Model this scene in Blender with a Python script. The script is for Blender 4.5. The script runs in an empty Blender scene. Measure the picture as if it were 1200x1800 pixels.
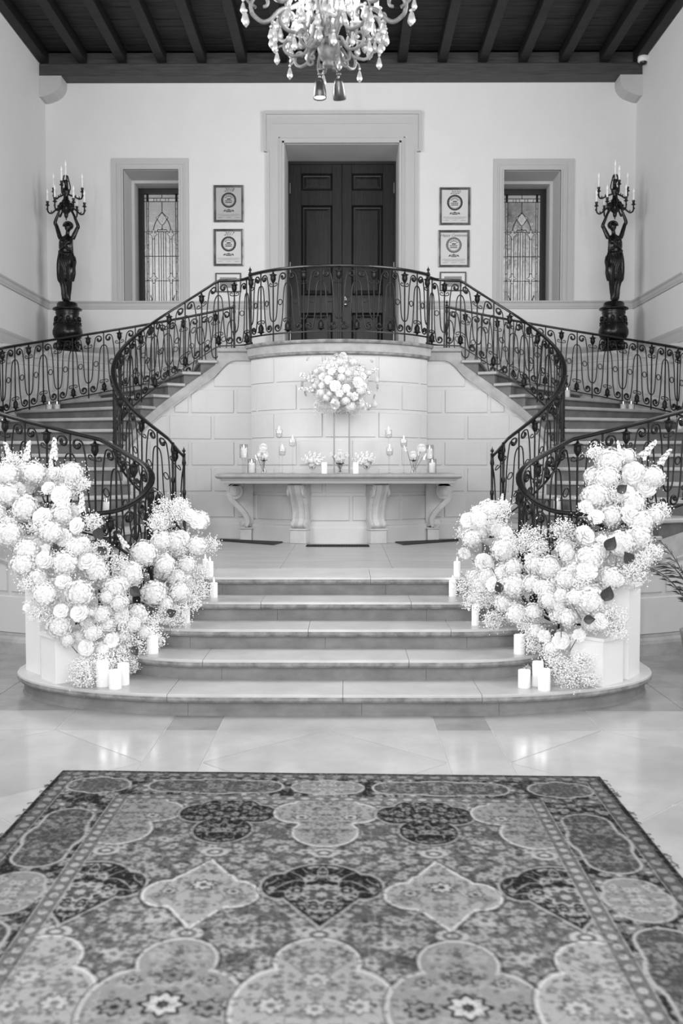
import bpy, bmesh, math, random
import numpy as np
from mathutils import Vector, Matrix, Euler
random.seed(7)
rng = np.random.default_rng(11)
PI = math.pi
sc = bpy.context.scene
COL = sc.collection

# ------------------------------------------------------------------ camera, world, lights, exposure
F_PX, CAM_H, CAM_X, YAW = 1750.0, 1.72, 0.096, 0.00515
PITCH = math.atan(80 / 1750)
cam_data = bpy.data.cameras.new('camera')
cam = bpy.data.objects.new('camera', cam_data)
COL.objects.link(cam)
cam.location = (CAM_X, 0, CAM_H)
cam.rotation_euler = (PI / 2 - PITCH, 0, YAW)
cam_data.sensor_fit = 'VERTICAL'
cam_data.sensor_height = 36.0
cam_data.sensor_width = 24.0
cam_data.lens = 35.0
cam_data.clip_end = 100
cam_data.dof.use_dof = True
cam_data.dof.focus_distance = 9.5
cam_data.dof.aperture_fstop = 2.2
sc.camera = cam

world = bpy.data.worlds.new('world')
sc.world = world
world.use_nodes = True
world.node_tree.nodes['Background'].inputs[0].default_value = (0.95, 0.95, 0.95, 1)
world.node_tree.nodes['Background'].inputs[1].default_value = 0.9

def area_light(name, loc, rot, sx, sy, power):
    l = bpy.data.lights.new(name, 'AREA')
    l.shape = 'RECTANGLE'; l.size = sx; l.size_y = sy; l.energy = power
    o = bpy.data.objects.new(name, l); COL.objects.link(o)
    o.location = loc; o.rotation_euler = rot
    return o
# added fill lights: one at each side wall, one behind the camera
area_light('window_daylight', (-4.5, 8.15, 5.6), (0, -PI / 2 + 0.12, 0), 3.2, 4.2, 345)
area_light('window_daylight', (4.5, 8.15, 5.6), (0, PI / 2 - 0.12, 0), 3.2, 4.2, 345)
area_light('hall_daylight', (0, -1.6, 5.0), (PI / 2 - 0.05, 0, 0), 7.5, 5.0, 360)

# the photographer's flash, held beside the upright camera
fl = bpy.data.lights.new('camera_flash', 'POINT'); fl.energy = 300; fl.shadow_soft_size = 0.05
flo = bpy.data.objects.new('camera_flash', fl); COL.objects.link(flo); flo.location = (CAM_X - 0.17, -0.02, CAM_H + 0.14)

sc.view_settings.view_transform = 'Standard'
sc.view_settings.look = 'None'
sc.view_settings.gamma = 1.0
sc.view_settings.use_curve_mapping = False
sc.view_settings.exposure = 0.30

def inv(px, py, d):
    """point of the plane y = d that the photograph shows at px, py"""
    a = (px - 600) / F_PX; b = (900 - py) / F_PX
    cp, sp = math.cos(PITCH), math.sin(PITCH)
    X, Y, Z = a, cp + b * sp, -sp + b * cp
    c, s = math.cos(YAW), math.sin(YAW)
    wx, wy = X * c - Y * s, X * s + Y * c
    t = d / wy
    return CAM_X + wx * t, CAM_H + Z * t
def onz(px, py, z):
    x1, z1 = inv(px, py, 1.0)
    t = (z - CAM_H) / (z1 - CAM_H)
    return CAM_X + (x1 - CAM_X) * t, t

# ------------------------------------------------------------------ materials
MATS = {}
def mat(name, v=0.5, rough=0.6, metal=0.0, noise=0.0, nscale=6.0, bump=0.0, bscale=60.0, spec=0.5, stretch=None, emit=0.0, v2=None, detail=6.0, coat=0.0):
    m = bpy.data.materials.new(name); m.use_nodes = True
    nt = m.node_tree; N = nt.nodes; L = nt.links
    b = N['Principled BSDF']
    b.inputs['Base Color'].default_value = (v, v, v, 1)
    b.inputs['Roughness'].default_value = rough
    b.inputs['Metallic'].default_value = metal
    b.inputs['Specular IOR Level'].default_value = spec
    b.inputs['Coat Weight'].default_value = coat
    if emit:
        b.inputs['Emission Color'].default_value = (1, 1, 1, 1); b.inputs['Emission Strength'].default_value = emit
    tc = N.new('ShaderNodeTexCoord')
    mp = N.new('ShaderNodeMapping'); L.new(tc.outputs['Object'], mp.inputs['Vector'])
    if stretch: mp.inputs['Scale'].default_value = stretch
    if noise or v2 is not None:
        nz = N.new('ShaderNodeTexNoise'); nz.inputs['Scale'].default_value = nscale; nz.inputs['Detail'].default_value = detail; nz.inputs['Roughness'].default_value = 0.6
        L.new(mp.outputs[0], nz.inputs['Vector'])
        r = N.new('ShaderNodeValToRGB')
        lo = max(0, v - noise); hi = (v + noise) if v2 is None else v2
        r.color_ramp.elements[0].position = 0.32; r.color_ramp.elements[1].position = 0.68
        r.color_ramp.elements[0].color = (lo, lo, lo, 1); r.color_ramp.elements[1].color = (hi, hi, hi, 1)
        L.new(nz.outputs['Fac'], r.inputs[0]); L.new(r.outputs[0], b.inputs['Base Color'])
    if bump:
        n2 = N.new('ShaderNodeTexNoise'); n2.inputs['Scale'].default_value = bscale; n2.inputs['Detail'].default_value = 4
        L.new(mp.outputs[0], n2.inputs['Vector'])
        bp = N.new('ShaderNodeBump'); bp.inputs['Strength'].default_value = bump; bp.inputs['Distance'].default_value = 0.01
        L.new(n2.outputs['Fac'], bp.inputs['Height']); L.new(bp.outputs[0], b.inputs['Normal'])
    MATS[name] = m
    return m
M = MATS
mat('plaster', 0.71, 0.9, noise=0.012, nscale=2.5, bump=0.12, bscale=90, spec=0.2)
mat('trim_paint', 0.49, 0.75, noise=0.01, nscale=3, bump=0.05, bscale=60, spec=0.3)
mat('reveal_paint', 0.60, 0.8, noise=0.012, nscale=3, bump=0.05, bscale=60, spec=0.2)
mat('block_stone', 0.57, 0.85, noise=0.015, nscale=3, bump=0.05, bscale=70, spec=0.25)
mat('joint_stone', 0.60, 0.9, noise=0.012, nscale=3, spec=0.2)
mat('string_stone', 0.36, 0.7, noise=0.07, nscale=5, bump=0.1, bscale=70, spec=0.3)
mat('riser_stone', 0.215, 0.7, noise=0.05, nscale=4, bump=0.15, bscale=80, spec=0.3, stretch=(1, 1, 1.5))  # same stone as the treads, darkened for the shade on upright faces
mat('tread_stone', 0.47, 0.30, noise=0.05, nscale=3.5, bump=0.03, bscale=40, spec=0.5)  # same stone as the risers, lightened for the light from above
mat('platform_stone', 0.37, 0.28, noise=0.05, nscale=3.5, bump=0.03, bscale=40, spec=0.5, stretch=(0.5, 2, 1))
mat('nosing_stone', 0.24, 0.5, noise=0.10, nscale=11, bump=0.15, bscale=60, spec=0.4)
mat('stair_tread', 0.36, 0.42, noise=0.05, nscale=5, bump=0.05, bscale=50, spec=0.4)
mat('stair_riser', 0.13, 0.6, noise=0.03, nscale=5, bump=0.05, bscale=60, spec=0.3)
mat('marble', 0.385, 0.16, noise=0.05, nscale=2.2, bump=0.015, bscale=9, spec=0.5, detail=9)
mat('marble_pale', 0.41, 0.16, noise=0.05, nscale=2.6, bump=0.015, bscale=9, spec=0.5, detail=9)
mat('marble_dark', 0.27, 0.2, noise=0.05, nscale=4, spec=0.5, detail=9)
mat('grout', 0.56, 0.6)
mat('ceiling_wood', 0.012, 0.55, spec=0.25, noise=0.006, nscale=4, stretch=(0.5, 7, 7), bump=0.2, bscale=14)
mat('plank_wood', 0.024, 0.6, spec=0.25, noise=0.020, nscale=3, stretch=(0.6, 9, 9), bump=0.2, bscale=14)
mat('beam_wood', 0.058, 0.55, spec=0.25, noise=0.02, nscale=5, stretch=(0.5, 8, 8), bump=0.25, bscale=16)
mat('door_wood', 0.012, 0.42, spec=0.3, noise=0.007, nscale=5, stretch=(9, 9, 0.6), bump=0.12, bscale=12, coat=0.1)
mat('door_edge', 0.008, 0.4)
mat('iron', 0.018, 0.36, metal=0.6, noise=0.008, nscale=30, bump=0.15, bscale=120, spec=0.5)
mat('rail_top', 0.012, 0.25, metal=0.2, spec=0.5)
mat('bronze', 0.016, 0.26, metal=0.5, noise=0.009, nscale=12, bump=0.1, bscale=40, spec=0.5)
mat('white_paint', 0.80, 0.45, spec=0.4, noise=0.008, nscale=3)
mat('candle_wax', 0.84, 0.5, emit=0.06)
mat('candle_tube', 0.85, 0.4, emit=0.05)
mat('flame', 1.0, 0.5, emit=7)
mat('bulb_glow', 1.0, 0.3, emit=10)
mat('bulb_off', 0.85, 0.12, emit=0.12)
mat('wick', 0.02, 0.9)
mat('petal', 0.84, 0.65, spec=0.2, noise=0.02, nscale=12)
mat('hydrangea_petal', 0.82, 0.75, spec=0.15, noise=0.03, nscale=20)
mat('breath_petal', 0.90, 0.8, spec=0.1)
mat('stem_green', 0.10, 0.6, noise=0.03, nscale=20)
mat('stalk_pale', 0.34, 0.7)
mat('leaf_green', 0.045, 0.45, noise=0.02, nscale=9, bump=0.1, bscale=30)
mat('chandelier_paint', 0.19, 0.45, metal=0.15, noise=0.08, nscale=22, bump=0.2, bscale=60)
mat('gunmetal', 0.11, 0.28, metal=0.85, noise=0.02, nscale=8)
mat('gold', 0.20, 0.4, metal=0.5)
mat('silver_frame', 0.20, 0.3, metal=0.6, noise=0.12, nscale=5)
mat('dark_frame', 0.035, 0.35)
mat('certificate', 0.40, 0.35, noise=0.02, nscale=3)
mat('certificate_pale', 0.58, 0.35, noise=0.02, nscale=3)
mat('mat_board', 0.70, 0.7)
mat('print_ink', 0.055, 0.6)
mat('print_grey', 0.22, 0.5)
mat('lead_came', 0.035, 0.45, metal=0.5)
mat('pane_glass', 0.62, 0.12, noise=0.08, nscale=1.6, bump=0.25, bscale=20, spec=0.6)
mat('pane_pale', 0.72, 0.12, noise=0.08, nscale=7, bump=0.25, bscale=30, spec=0.6)
mat('pane_smoky', 0.10, 0.12, v2=0.62, nscale=1.8, bump=0.25, bscale=20, spec=0.6, detail=3)
mat('window_black', 0.006, 0.4)
mat('grille', 0.02, 0.5)
mat('brass', 0.5, 0.25, metal=0.9)
mat('camera_white', 0.75, 0.35)
mat('black_plastic', 0.01, 0.2)
mat('terracotta', 0.25, 0.8, noise=0.04, nscale=8)

def glass_mat(name, rough=0.02, tint=0.97):
    m = bpy.data.materials.new(name); m.use_nodes = True
    nt = m.node_tree; N = nt.nodes; L = nt.links
    N.remove(N['Principled BSDF'])
    out = N['Material Output']
    t = N.new('ShaderNodeBsdfTransparent'); t.inputs[0].default_value = (tint, tint, tint, 1)
    g = N.new('ShaderNodeBsdfGlossy'); g.inputs['Roughness'].default_value = rough
    lw = N.new('ShaderNodeLayerWeight'); lw.inputs[0].default_value = 0.17
    mx = N.new('ShaderNodeMixShader')
    L.new(lw.outputs['Facing'], mx.inputs[0]); L.new(t.outputs[0], mx.inputs[1]); L.new(g.outputs[0], mx.inputs[2])
    L.new(mx.outputs[0], out.inputs[0])
    MATS[name] = m
glass_mat('clear_glass')
glass_mat('crystal', 0.05, 0.9)

# ------------------------------------------------------------------ mesh helpers
ORG = {}   # world origin of each built object
class MB:
    def __init__(s): s.v = []; s.f = []
    def add(s, vs, fs):
        o = len(s.v); s.v.extend(tuple(p) for p in vs); s.f.extend(tuple(i + o for i in f) for f in fs); return s
    def box(s, x0, x1, y0, y1, z0, z1):
        return s.add([(x0,y0,z0),(x1,y0,z0),(x1,y1,z0),(x0,y1,z0),(x0,y0,z1),(x1,y0,z1),(x1,y1,z1),(x0,y1,z1)],
                     [(3,2,1,0),(4,5,6,7),(0,1,5,4),(1,2,6,5),(2,3,7,6),(3,0,4,7)])
    def bbox(s, x0, x1, y0, y1, z0, z1, b=0.01):
        """box with chamfered edges"""
        bm = bmesh.new(); r = bmesh.ops.create_cube(bm, size=1)
        for v in bm.verts:
            v.co = Vector((x0 if v.co.x < 0 else x1, y0 if v.co.y < 0 else y1, z0 if v.co.z < 0 else z1))
        bmesh.ops.bevel(bm, geom=list(bm.edges), offset=b, segments=1, affect='EDGES', profile=0.5)
        bm.verts.index_update()
        s.add([v.co[:] for v in bm.verts], [[v.index for v in f.verts] for f in bm.faces]); bm.free(); return s
    def prism(s, poly, z0, z1):
        n = len(poly)
        vs = [(p[0], p[1], z0) for p in poly] + [(p[0], p[1], z1) for p in poly]
        fs = [tuple(range(n - 1, -1, -1)), tuple(range(n, 2 * n))] + [(i, (i + 1) % n, n + (i + 1) % n, n + i) for i in range(n)]
        return s.add(vs, fs)
    def prism_xz(s, poly, y0, y1):
        n = len(poly)
        vs = [(p[0], y0, p[1]) for p in poly] + [(p[0], y1, p[1]) for p in poly]
        fs = [tuple(range(n)), tuple(range(2 * n - 1, n - 1, -1))] + [(i, n + i, n + (i + 1) % n, (i + 1) % n) for i in range(n)]
        return s.add(vs, fs)
    def strips(s, rows, closed=False):
        """rows: list of equally long point rows -> quad grid"""
        n = len(rows[0]); vs = [p for r in rows for p in r]; fs = []
        for i in range(len(rows) - 1):
            for j in range(n if closed else n - 1):
                k = (j + 1) % n
                fs.append((i * n + j, i * n + k, (i + 1) * n + k, (i + 1) * n + j))
        return s.add(vs, fs)
    def lathe(s, prof, c=(0, 0, 0), n=16, lobes=0, amp=0.0, cap=True):
        rows = []
        for r, z in prof:
            rows.append([(c[0] + r * (1 + amp * math.cos(lobes * 2 * PI * k / n)) * math.cos(2 * PI * k / n),
                          c[1] + r * (1 + amp * math.cos(lobes * 2 * PI * k / n)) * math.sin(2 * PI * k / n), c[2] + z) for k in range(n)])
        o = len(s.v); s.strips(rows, True)
        if cap:
            s.f.append(tuple(range(o + n - 1, o - 1, -1))); s.f.append(tuple(range(o + (len(prof) - 1) * n, o + len(prof) * n)))
        return s
    def tube(s, pts, r, n=6, closed=False, up=None, flat=1.0):
        P = [Vector(p) for p in pts]; m = len(P)
        R = r if isinstance(r, (list, tuple)) else [r] * m
        rows = []; ref = None
        for i in range(m):
            if closed: t = P[(i + 1) % m] - P[i - 1]
            else: t = P[min(i + 1, m - 1)] - P[max(i - 1, 0)]
            if t.length < 1e-9: t = Vector((0, 0, 1))
            t.normalize()
            if up is not None: a = Vector(up)
            elif ref is None: a = Vector((0, 0, 1)) if abs(t.z) < 0.9 else Vector((1, 0, 0))
            else: a = ref
            a = a - t * a.dot(t)
            if a.length < 1e-6: a = t.orthogonal()
            a.normalize(); ref = a; b = t.cross(a)
            rows.append([tuple(P[i] + a * (math.cos(2 * PI * k / n) * R[i] * flat) + b * (math.sin(2 * PI * k / n) * R[i])) for k in range(n)])
        o = len(s.v); s.strips(rows + ([rows[0]] if closed else []), True)
        if not closed:
            s.f.append(tuple(range(o, o + n))); s.f.append(tuple(range(o + (m - 1) * n + n - 1, o + (m - 1) * n - 1, -1)))
        return s
    def sphere(s, c, r, nu=10, nv=7, sq=(1, 1, 1)):
        vs = [(c[0], c[1], c[2] - r * sq[2])]
        for i in range(1, nv):
            a = -PI / 2 + PI * i / nv
            for k in range(nu):
                vs.append((c[0] + r * sq[0] * math.cos(a) * math.cos(2 * PI * k / nu), c[1] + r * sq[1] * math.cos(a) * math.sin(2 * PI * k / nu), c[2] + r * sq[2] * math.sin(a)))
        vs.append((c[0], c[1], c[2] + r * sq[2])); e = len(vs) - 1; fs = []
        for k in range(nu): fs.append((0, 1 + (k + 1) % nu, 1 + k))
        for i in range(nv - 2):
            for k in range(nu):
                a = 1 + i * nu + k; b = 1 + i * nu + (k + 1) % nu; fs.append((a, b, b + nu, a + nu))
        for k in range(nu): fs.append((e - nu + k, e - nu + (k + 1) % nu, e))
        return s.add(vs, fs)
    def mesh(s, name, org=(0, 0, 0), smooth=False):
        me = bpy.data.meshes.new(name)
        o = Vector(org)
        me.from_pydata([(p[0] - o.x, p[1] - o.y, p[2] - o.z) for p in s.v], [], s.f)
        if smooth: me.polygons.foreach_set('use_smooth', [True] * len(me.polygons))
        me.update(); return me
    def build(s, name, m, parent=None, org=None, smooth=False):
        if parent is not None: org = ORG[parent.name]
        elif org is None:
            a = np.array(s.v); org = ((a[:, 0].min() + a[:, 0].max()) / 2, (a[:, 1].min() + a[:, 1].max()) / 2, a[:, 2].min())
        me = s.mesh(name, org, smooth)
        me.materials.append(M[m] if isinstance(m, str) else m)
        o = bpy.data.objects.new(name, me); COL.objects.link(o)
        ORG[o.name] = Vector(org)
        if parent is not None: o.parent = parent
        else: o.location = org
        return o
def tag(o, label, cat, group=None, kind=None):
    o['label'] = label; o['category'] = cat
    if group: o['group'] = group
    if kind: o['kind'] = kind
    return o
def thing(name, loc, label, cat, group=None, kind=None):
    o = bpy.data.objects.new(name, None); COL.objects.link(o)
    o.empty_display_size = 0.1
    o.location = loc; ORG[o.name] = Vector(loc)
    return tag(o, label, cat, group, kind)
def inst(name, me, parent, pos, rot=None, scale=1.0):
    """part that shares mesh data, at world position pos"""
    o = bpy.data.objects.new(name, me); COL.objects.link(o); o.parent = parent
    o.location = Vector(pos) - ORG[parent.name]
    if rot is not None: o.rotation_mode = 'QUATERNION'; o.rotation_quaternion = rot
    o.scale = (scale,) * 3 if not isinstance(scale, tuple) else scale
    ORG[o.name] = Vector(pos)
    return o
def catmull(pts, k=6, closed=False):
    P = [Vector(p) for p in pts]; n = len(P); out = []
    for i in range(n if closed else n - 1):
        g = (lambda j: P[j % n]) if closed else (lambda j: P[max(0, min(n - 1, j))])
        p0, p1, p2, p3 = g(i - 1), g(i), g(i + 1), g(i + 2)
        for j in range(k):
            t = j / k
            out.append(0.5 * ((2 * p1) + (p2 - p0) * t + (2 * p0 - 5 * p1 + 4 * p2 - p3) * t * t + (3 * p1 - p0 - 3 * p2 + p3) * t ** 3))
    if not closed: out.append(P[-1])
    return out
# ------------------------------------------------------------------ the room
HW, YB = 4.55, 15.6            # half width, back wall
Z_P, Z_L = 0.775, 3.27         # platform and landing heights
def rects_wall(mb, x0, x1, z0, z1, y0, y1, holes):
    xs = sorted({x0, x1, *[h[0] for h in holes], *[h[1] for h in holes]})
    for a, b in zip(xs[:-1], xs[1:]):
        hs = sorted([(h[2], h[3]) for h in holes if h[0] <= a + 1e-6 and h[1] >= b - 1e-6])
        z = z0
        for h in hs:
            if h[0] > z: mb.box(a, b, y0, y1, z, h[0])
            z = h[1]
        if z < z1: mb.box(a, b, y0, y1, z, z1)
DOOR = (-0.865, 0.905, Z_L, 6.69)
WIN_L = (-3.353, -2.497, 4.285, 6.30)
WIN_R = (2.518, 3.394, 4.275, 6.28)
b = MB(); rects_wall(b, -HW, HW, 0, 8.3, YB, YB + 0.95, [(DOOR[0], DOOR[1], DOOR[2], DOOR[3]), WIN_L, WIN_R])
wall_back = tag(b.build('wall_back', 'plaster'), 'smooth pale plaster wall behind the double doors and landing', 'wall', kind='structure')
for side, sx in (('left', -1), ('right', 1)):
    b = MB()
    for y0, y1, z0, z1, xa, xb in ((-2, 6.0, 0, 8.3, HW, HW + .25), (10.3, 10.45, 0, 8.3, HW, HW + .8), (6.0, 10.3, 0, 3.9, HW, HW + .25), (6.0, 10.3, 7.3, 8.3, HW, HW + .25),
                                   (10.45, 13.25, 0, 8.3, HW + .55, HW + .8), (13.25, YB + 0.95, 0, 8.3, HW, HW + .8)):      # with a shallow bay where the stair swings out
        b.box(min(sx * xa, sx * xb), max(sx * xa, sx * xb), y0, y1, z0, z1)
    w = tag(b.build('wall_' + side, 'plaster'), 'pale plaster side wall on the %s with a moulded chair rail' % side, 'wall', kind='structure')
    # invented window, out of view, added to dress the side fill light
    b = MB(); xa, xb = sorted((sx * (HW + 0.10), sx * (HW + 0.16)))
    for y0, y1, z0, z1 in ((6.0, 6.1, 3.9, 7.3), (10.2, 10.3, 3.9, 7.3), (6.1, 10.2, 3.9, 4.0), (6.1, 10.2, 7.2, 7.3), (8.12, 8.18, 4.0, 7.2), (6.1, 10.2, 5.57, 5.63)):
        b.box(xa, xb, y0, y1, z0, z1)
    wn = tag(b.build('window_%d' % (3 if sx < 0 else 4), 'trim_paint'), 'tall side window of the hall in the %s wall' % side, 'window', kind='structure')
    for y0, y1 in ((6.1, 8.12), (8.18, 10.2)):
        for z0, z1 in ((4.0, 5.57), (5.63, 7.2)):
            MB().box(sx * (HW + 0.13) - 0.004, sx * (HW + 0.13) + 0.004, y0, y1, z0, z1).build('pane', 'clear_glass', wn)

# chair rail, skirting: moulded runs
def moulding(name, label, segs, z0, z1, dep, m='trim_paint'):
    """segs: list of (x0,x1) along the back wall or ('L'|'R', y0, y1) along a side wall"""
    b = MB(); h = z1 - z0
    prof = [(0, 0), (dep * .45, 0), (dep * .5, h * .22), (dep * .62, h * .30), (dep * .62, h * .68), (dep * .8, h * .76), (dep, h * .84), (dep, h), (0, h)]
    for sg in segs:
        rows = []
        if sg[0] in ('L', 'R'):
            sx = -1 if sg[0] == 'L' else 1
            for y in sg[1:3]: rows.append([(sx * (HW + (0.55 if y < 13.25 - 1e-6 or len(sg) > 3 else 0) - p), y, z0 + q) for p, q in prof])
        else:
            for x in sg: rows.append([(x, YB - p, z0 + q) for p, q in prof])
        b.strips(rows)
        k = len(prof); o = len(b.v) - 2 * k
        b.f.append(tuple(range(o, o + k))); b.f.append(tuple(range(o + 2 * k - 1, o + k - 1, -1)))
    return tag(b.build(name, m), label, 'moulding', kind='structure')
moulding('trim_1', 'grey chair rail on the back wall left of the doors', [(-HW, -1.13)], 4.165, 4.285, 0.05)
moulding('trim_2', 'grey chair rail on the back wall right of the doors', [(1.18, HW)], 4.165, 4.285, 0.05)
moulding('trim_3', 'grey chair rail running along the left side wall', [('L', 13.25, YB), ('L', 10.45, 13.25, 1)], 4.165, 4.285, 0.05)
moulding('trim_4', 'grey chair rail running along the right side wall', [('R', 13.25, YB), ('R', 10.45, 13.25, 1)], 4.165, 4.285, 0.05)
moulding('baseboard_back', 'grey skirting board along the foot of the back wall', [(-HW, -1.13), (1.18, HW)], Z_L, 3.57, 0.035)
moulding('baseboard_left', 'grey skirting board along the left wall above the plinth', [('L', 13.25, YB)], 3.38, 3.57, 0.03)
moulding('baseboard_right', 'grey skirting board along the right wall above the plinth', [('R', 13.25, YB)], 3.38, 3.57, 0.03)

# window surrounds and leaded windows
def surround(n, W, o0, o1, ztop, label):
    b = MB(); x0, x1, z0, z1 = W; y = YB
    zz = 4.285
    b.box(o0, x0 + 0.0, y - 0.03, y + 0.002, zz, ztop); b.box(x1, o1, y - 0.03, y + 0.002, zz, ztop); b.box(x0, x1, y - 0.03, y + 0.002, z1, ztop)
    # inner bead and outer fillet
    for q, t in ((0.0, 0.045), (0.075, 0.042)):
        wd = 0.022
        b.box(x0 - q - wd, x0 - q, y - t, y, zz, z1 + q + wd); b.box(x1 + q, x1 + q + wd, y - t, y, zz, z1 + q + wd); b.box(x0 - q, x1 + q, y - t, y, z1 + q, z1 + q + wd)
    tr = tag(b.build('trim_%d' % n, 'trim_paint'), label, 'window surround', kind='structure')
    # painted lining of the deep reveal with its stepped fillet
    b = MB(); t = 0.006
    b.box(x0 + 0.0005, x0 + t, y, y + 0.9, z0, z1); b.box(x1 - t, x1 - 0.0005, y, y + 0.9, z0, z1); b.box(x0, x1, y, y + 0.9, z1 - t, z1 - 0.0005); b.box(x0, x1, y, y + 0.9, z0 + 0.0005, z0 + t)
    f = 0.05
    b.box(x0 + t, x0 + f, y + 0.55, y + 0.87, z0 + t, z1 - t); b.box(x1 - f, x1 - t, y + 0.55, y + 0.87, z0 + t, z1 - t); b.box(x0 + f, x1 - f, y + 0.55, y + 0.87, z1 - f, z1 - t)
    b.build('reveal', 'reveal_paint', tr)
surround(5, WIN_L, -3.527, -2.346, 6.471, 'grey moulded surround of the stained glass window beside the 2018 award')
surround(6, WIN_R, 2.358, 3.591, 6.453, 'grey moulded surround of the stained glass window beside the 2020 award')

def leaded_window(n, W, label, field='pane_glass'):
    x0, x1, z0, z1 = W[0] + 0.05, W[1] - 0.05, W[2] + 0.006, W[3] - 0.05
    y = YB + 0.87
    b = MB(); fw = 0.085
    b.box(x0, x0 + fw, y - 0.03, y + 0.05, z0, z1); b.box(x1 - fw, x1, y - 0.03, y + 0.05, z0, z1)
    b.box(x0 + fw, x1 - fw, y - 0.03, y + 0.05, z1 - fw, z1); b.box(x0 + fw, x1 - fw, y - 0.03, y + 0.05, z0, z0 + 0.02)
    b.box(x0 + fw, x1 - fw, y + 0.045, y + 0.05, z0 + 0.02, z1 - fw)
    w = tag(b.build('window_%d' % n, 'window_black'), label, 'window', kind='structure')
    gx0, gx1, gz0, gz1 = x0 + fw, x1 - fw, z0 + 0.02, z1 - fw
    cx = (gx0 + gx1) / 2; gw = gx1 - gx0; gh = gz1 - gz0
    ya, yb = y + 0.018, y + 0.026
    def pane(a, c, d, e, m='pane_glass'):
        g = 0.004
        return MB().bbox(a + g, c - g, ya + random.uniform(-0.001, 0.001), yb, d + g, e - g, 0.002).build('pane', m, w)
    bw = 0.07
    zt = gz1 - 0.062; zt2 = zt - 0.055
    # border panes
    for sxx in (0, 1):
        a = gx0 if sxx == 0 else gx1 - bw; c = a + bw
        mid = (a + c) / 2 + (0.008 if sxx == 0 else -0.008)
        zs = [gz0, gz0 + 0.28, gz0 + .46, gz0 + .57, gz0 + .76, gz0 + .82, gz0 + .98, gz0 + 1.04, gz0 + 1.22, gz0 + 1.28, gz0 + 1.50, gz0 + 1.62, zt2]
        zs = [z for z in zs if z < zt2 - 0.03] + [zt2]
        for d, e in zip(zs[:-1], zs[1:]):
            if sxx == 0: pane(mid, c, d, e, 'pane_pale')
            else: pane(a, mid, d, e, 'pane_pale')
        if sxx == 0: pane(a, mid, gz0, gz1)
        else: pane(mid, c, gz0, gz1)
    xs = [gx0 + bw]; k = 0; wd = [0.09, 0.045, 0.06, 0.085, 0.05, 0.09, 0.045, 0.07, 0.06]
    while xs[-1] + wd[k % 9] < gx1 - bw - 0.03: xs.append(xs[-1] + wd[k % 9]); k += 1
    xs.append(gx1 - bw)
    for a, c in zip(xs[:-1], xs[1:]): pane(a, c, zt2, zt, 'pane_pale')
    pane(gx0 + bw, cx, zt, gz1); pane(cx, gx1 - bw, zt, gz1)
    # field: columns cut by the cross leads
    fx0, fx1 = gx0 + bw, gx1 - bw; fw_ = fx1 - fx0
    cols = [fx0, cx - fw_ * .36, cx - fw_ * .28, cx - fw_ * .13, cx - 0.018, cx + 0.018, cx + fw_ * .13, cx + fw_ * .28, cx + fw_ * .36, fx1]
    zc = [gz0, gz0 + gh * .245, gz0 + gh * .46, gz0 + gh * .675]
    for i, (d, e) in enumerate(zip(zc[:-1], zc[1:])):
        for j, (a, c) in enumerate(zip(cols[:-1], cols[1:])): pane(a, c, d, e, 'pane_pale' if j in (1, 4, 7) else field)
    pane(fx0, cx, zc[-1], zt2, field); pane(cx, fx1, zc[-1], zt2, field)
    # leads
    def lead(pts, r=0.006):
        MB().tube([(p[0], ya - 0.003, p[1]) for p in pts], r, 5).build('lead_came', 'lead_came', w)
    for x in (gx0 + 0.5 * bw + 0.008, gx0 + bw, gx1 - bw, gx1 - 0.5 * bw - 0.008): lead([(x, gz0), (x, gz1)])
    for z in (zt, zt2): lead([(gx0, z), (gx1, z)])
    for z in zc[1:]: lead([(gx0, z), (gx1, z)], 0.005)
    lead([(cx, zt2), (cx, gz0 + gh * .83)]); lead([(cx, zt), (cx, gz1)])
    for x in cols[1:-1]: lead([(x, gz0), (x, zc[-1] - (0 if abs(x - cx) < fw_ * .2 else 0.11))], 0.0045)
    # ogee arch
    za, zs_ = gz0 + gh * .845, zc[-1]
    for s in (-1, 1):
        lead(catmull([(cx, za, 0), (cx + s * fw_ * .13, za - gh * .045, 0), (cx + s * fw_ * .26, za - gh * .10, 0), (cx + s * fw_ * .33, zs_ + 0.01, 0)], 6), 0.007)
        lead(catmull([(cx + s * fw_ * .19, zs_, 0), (cx + s * fw_ * .15, zs_ + 0.035, 0), (cx + s * fw_ * .06, zs_ + 0.03, 0), (cx, zs_ + 0.05, 0)], 5), 0.006)
    def tulip(x, z, h, up=1, tp=False):
        q = [(0, 0), (.10, .06), (.15, .28), (.30, .42), (.52, .50), (.30, .58), (.16, .62), (.20, .82), (.0, 1.0)]
        if tp: q = [(0, 1), (.35, .72), (.62, .60), (.42, .40), (.2, .12), (0, 0)]
        P = [(x + a * h * .75, z + up * c * h) for a, c in q]; Q = [(x - a * h * .75, z + up * c * h) for a, c in reversed(q)]
        poly = P + Q[1:-1]
        MB().prism_xz(poly, ya - 0.006, ya).build('tulip_pane', 'pane_pale', w)
        lead(poly + [poly[0]], 0.0055)
        lead([(x - .12 * h, z + up * .75 * h), (x, z + up * .2 * h), (x + .12 * h, z + up * .75 * h)], 0.004)
    tulip(cx, za - gh * .115, gh * .115, 1, True)
    for s in (-1, 1):
        tulip(cx + s * fw_ * .32, zs_ - 0.125, 0.17, 1)
        tulip(cx + s * fw_ * .32, zc[1] + 0.125, 0.17, -1)
    for s in (-1, 1):
        bx = fx0 + 0.01 if s < 0 else fx1 - 0.01
        lead([(bx + (-s) * 0.10 * (1 - t) * math.cos(t * 9) * .6 - s * 0.02, gz0 + 0.02 + 0.2 * t) for t in [i / 14 for i in range(15)]], 0.008)
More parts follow.
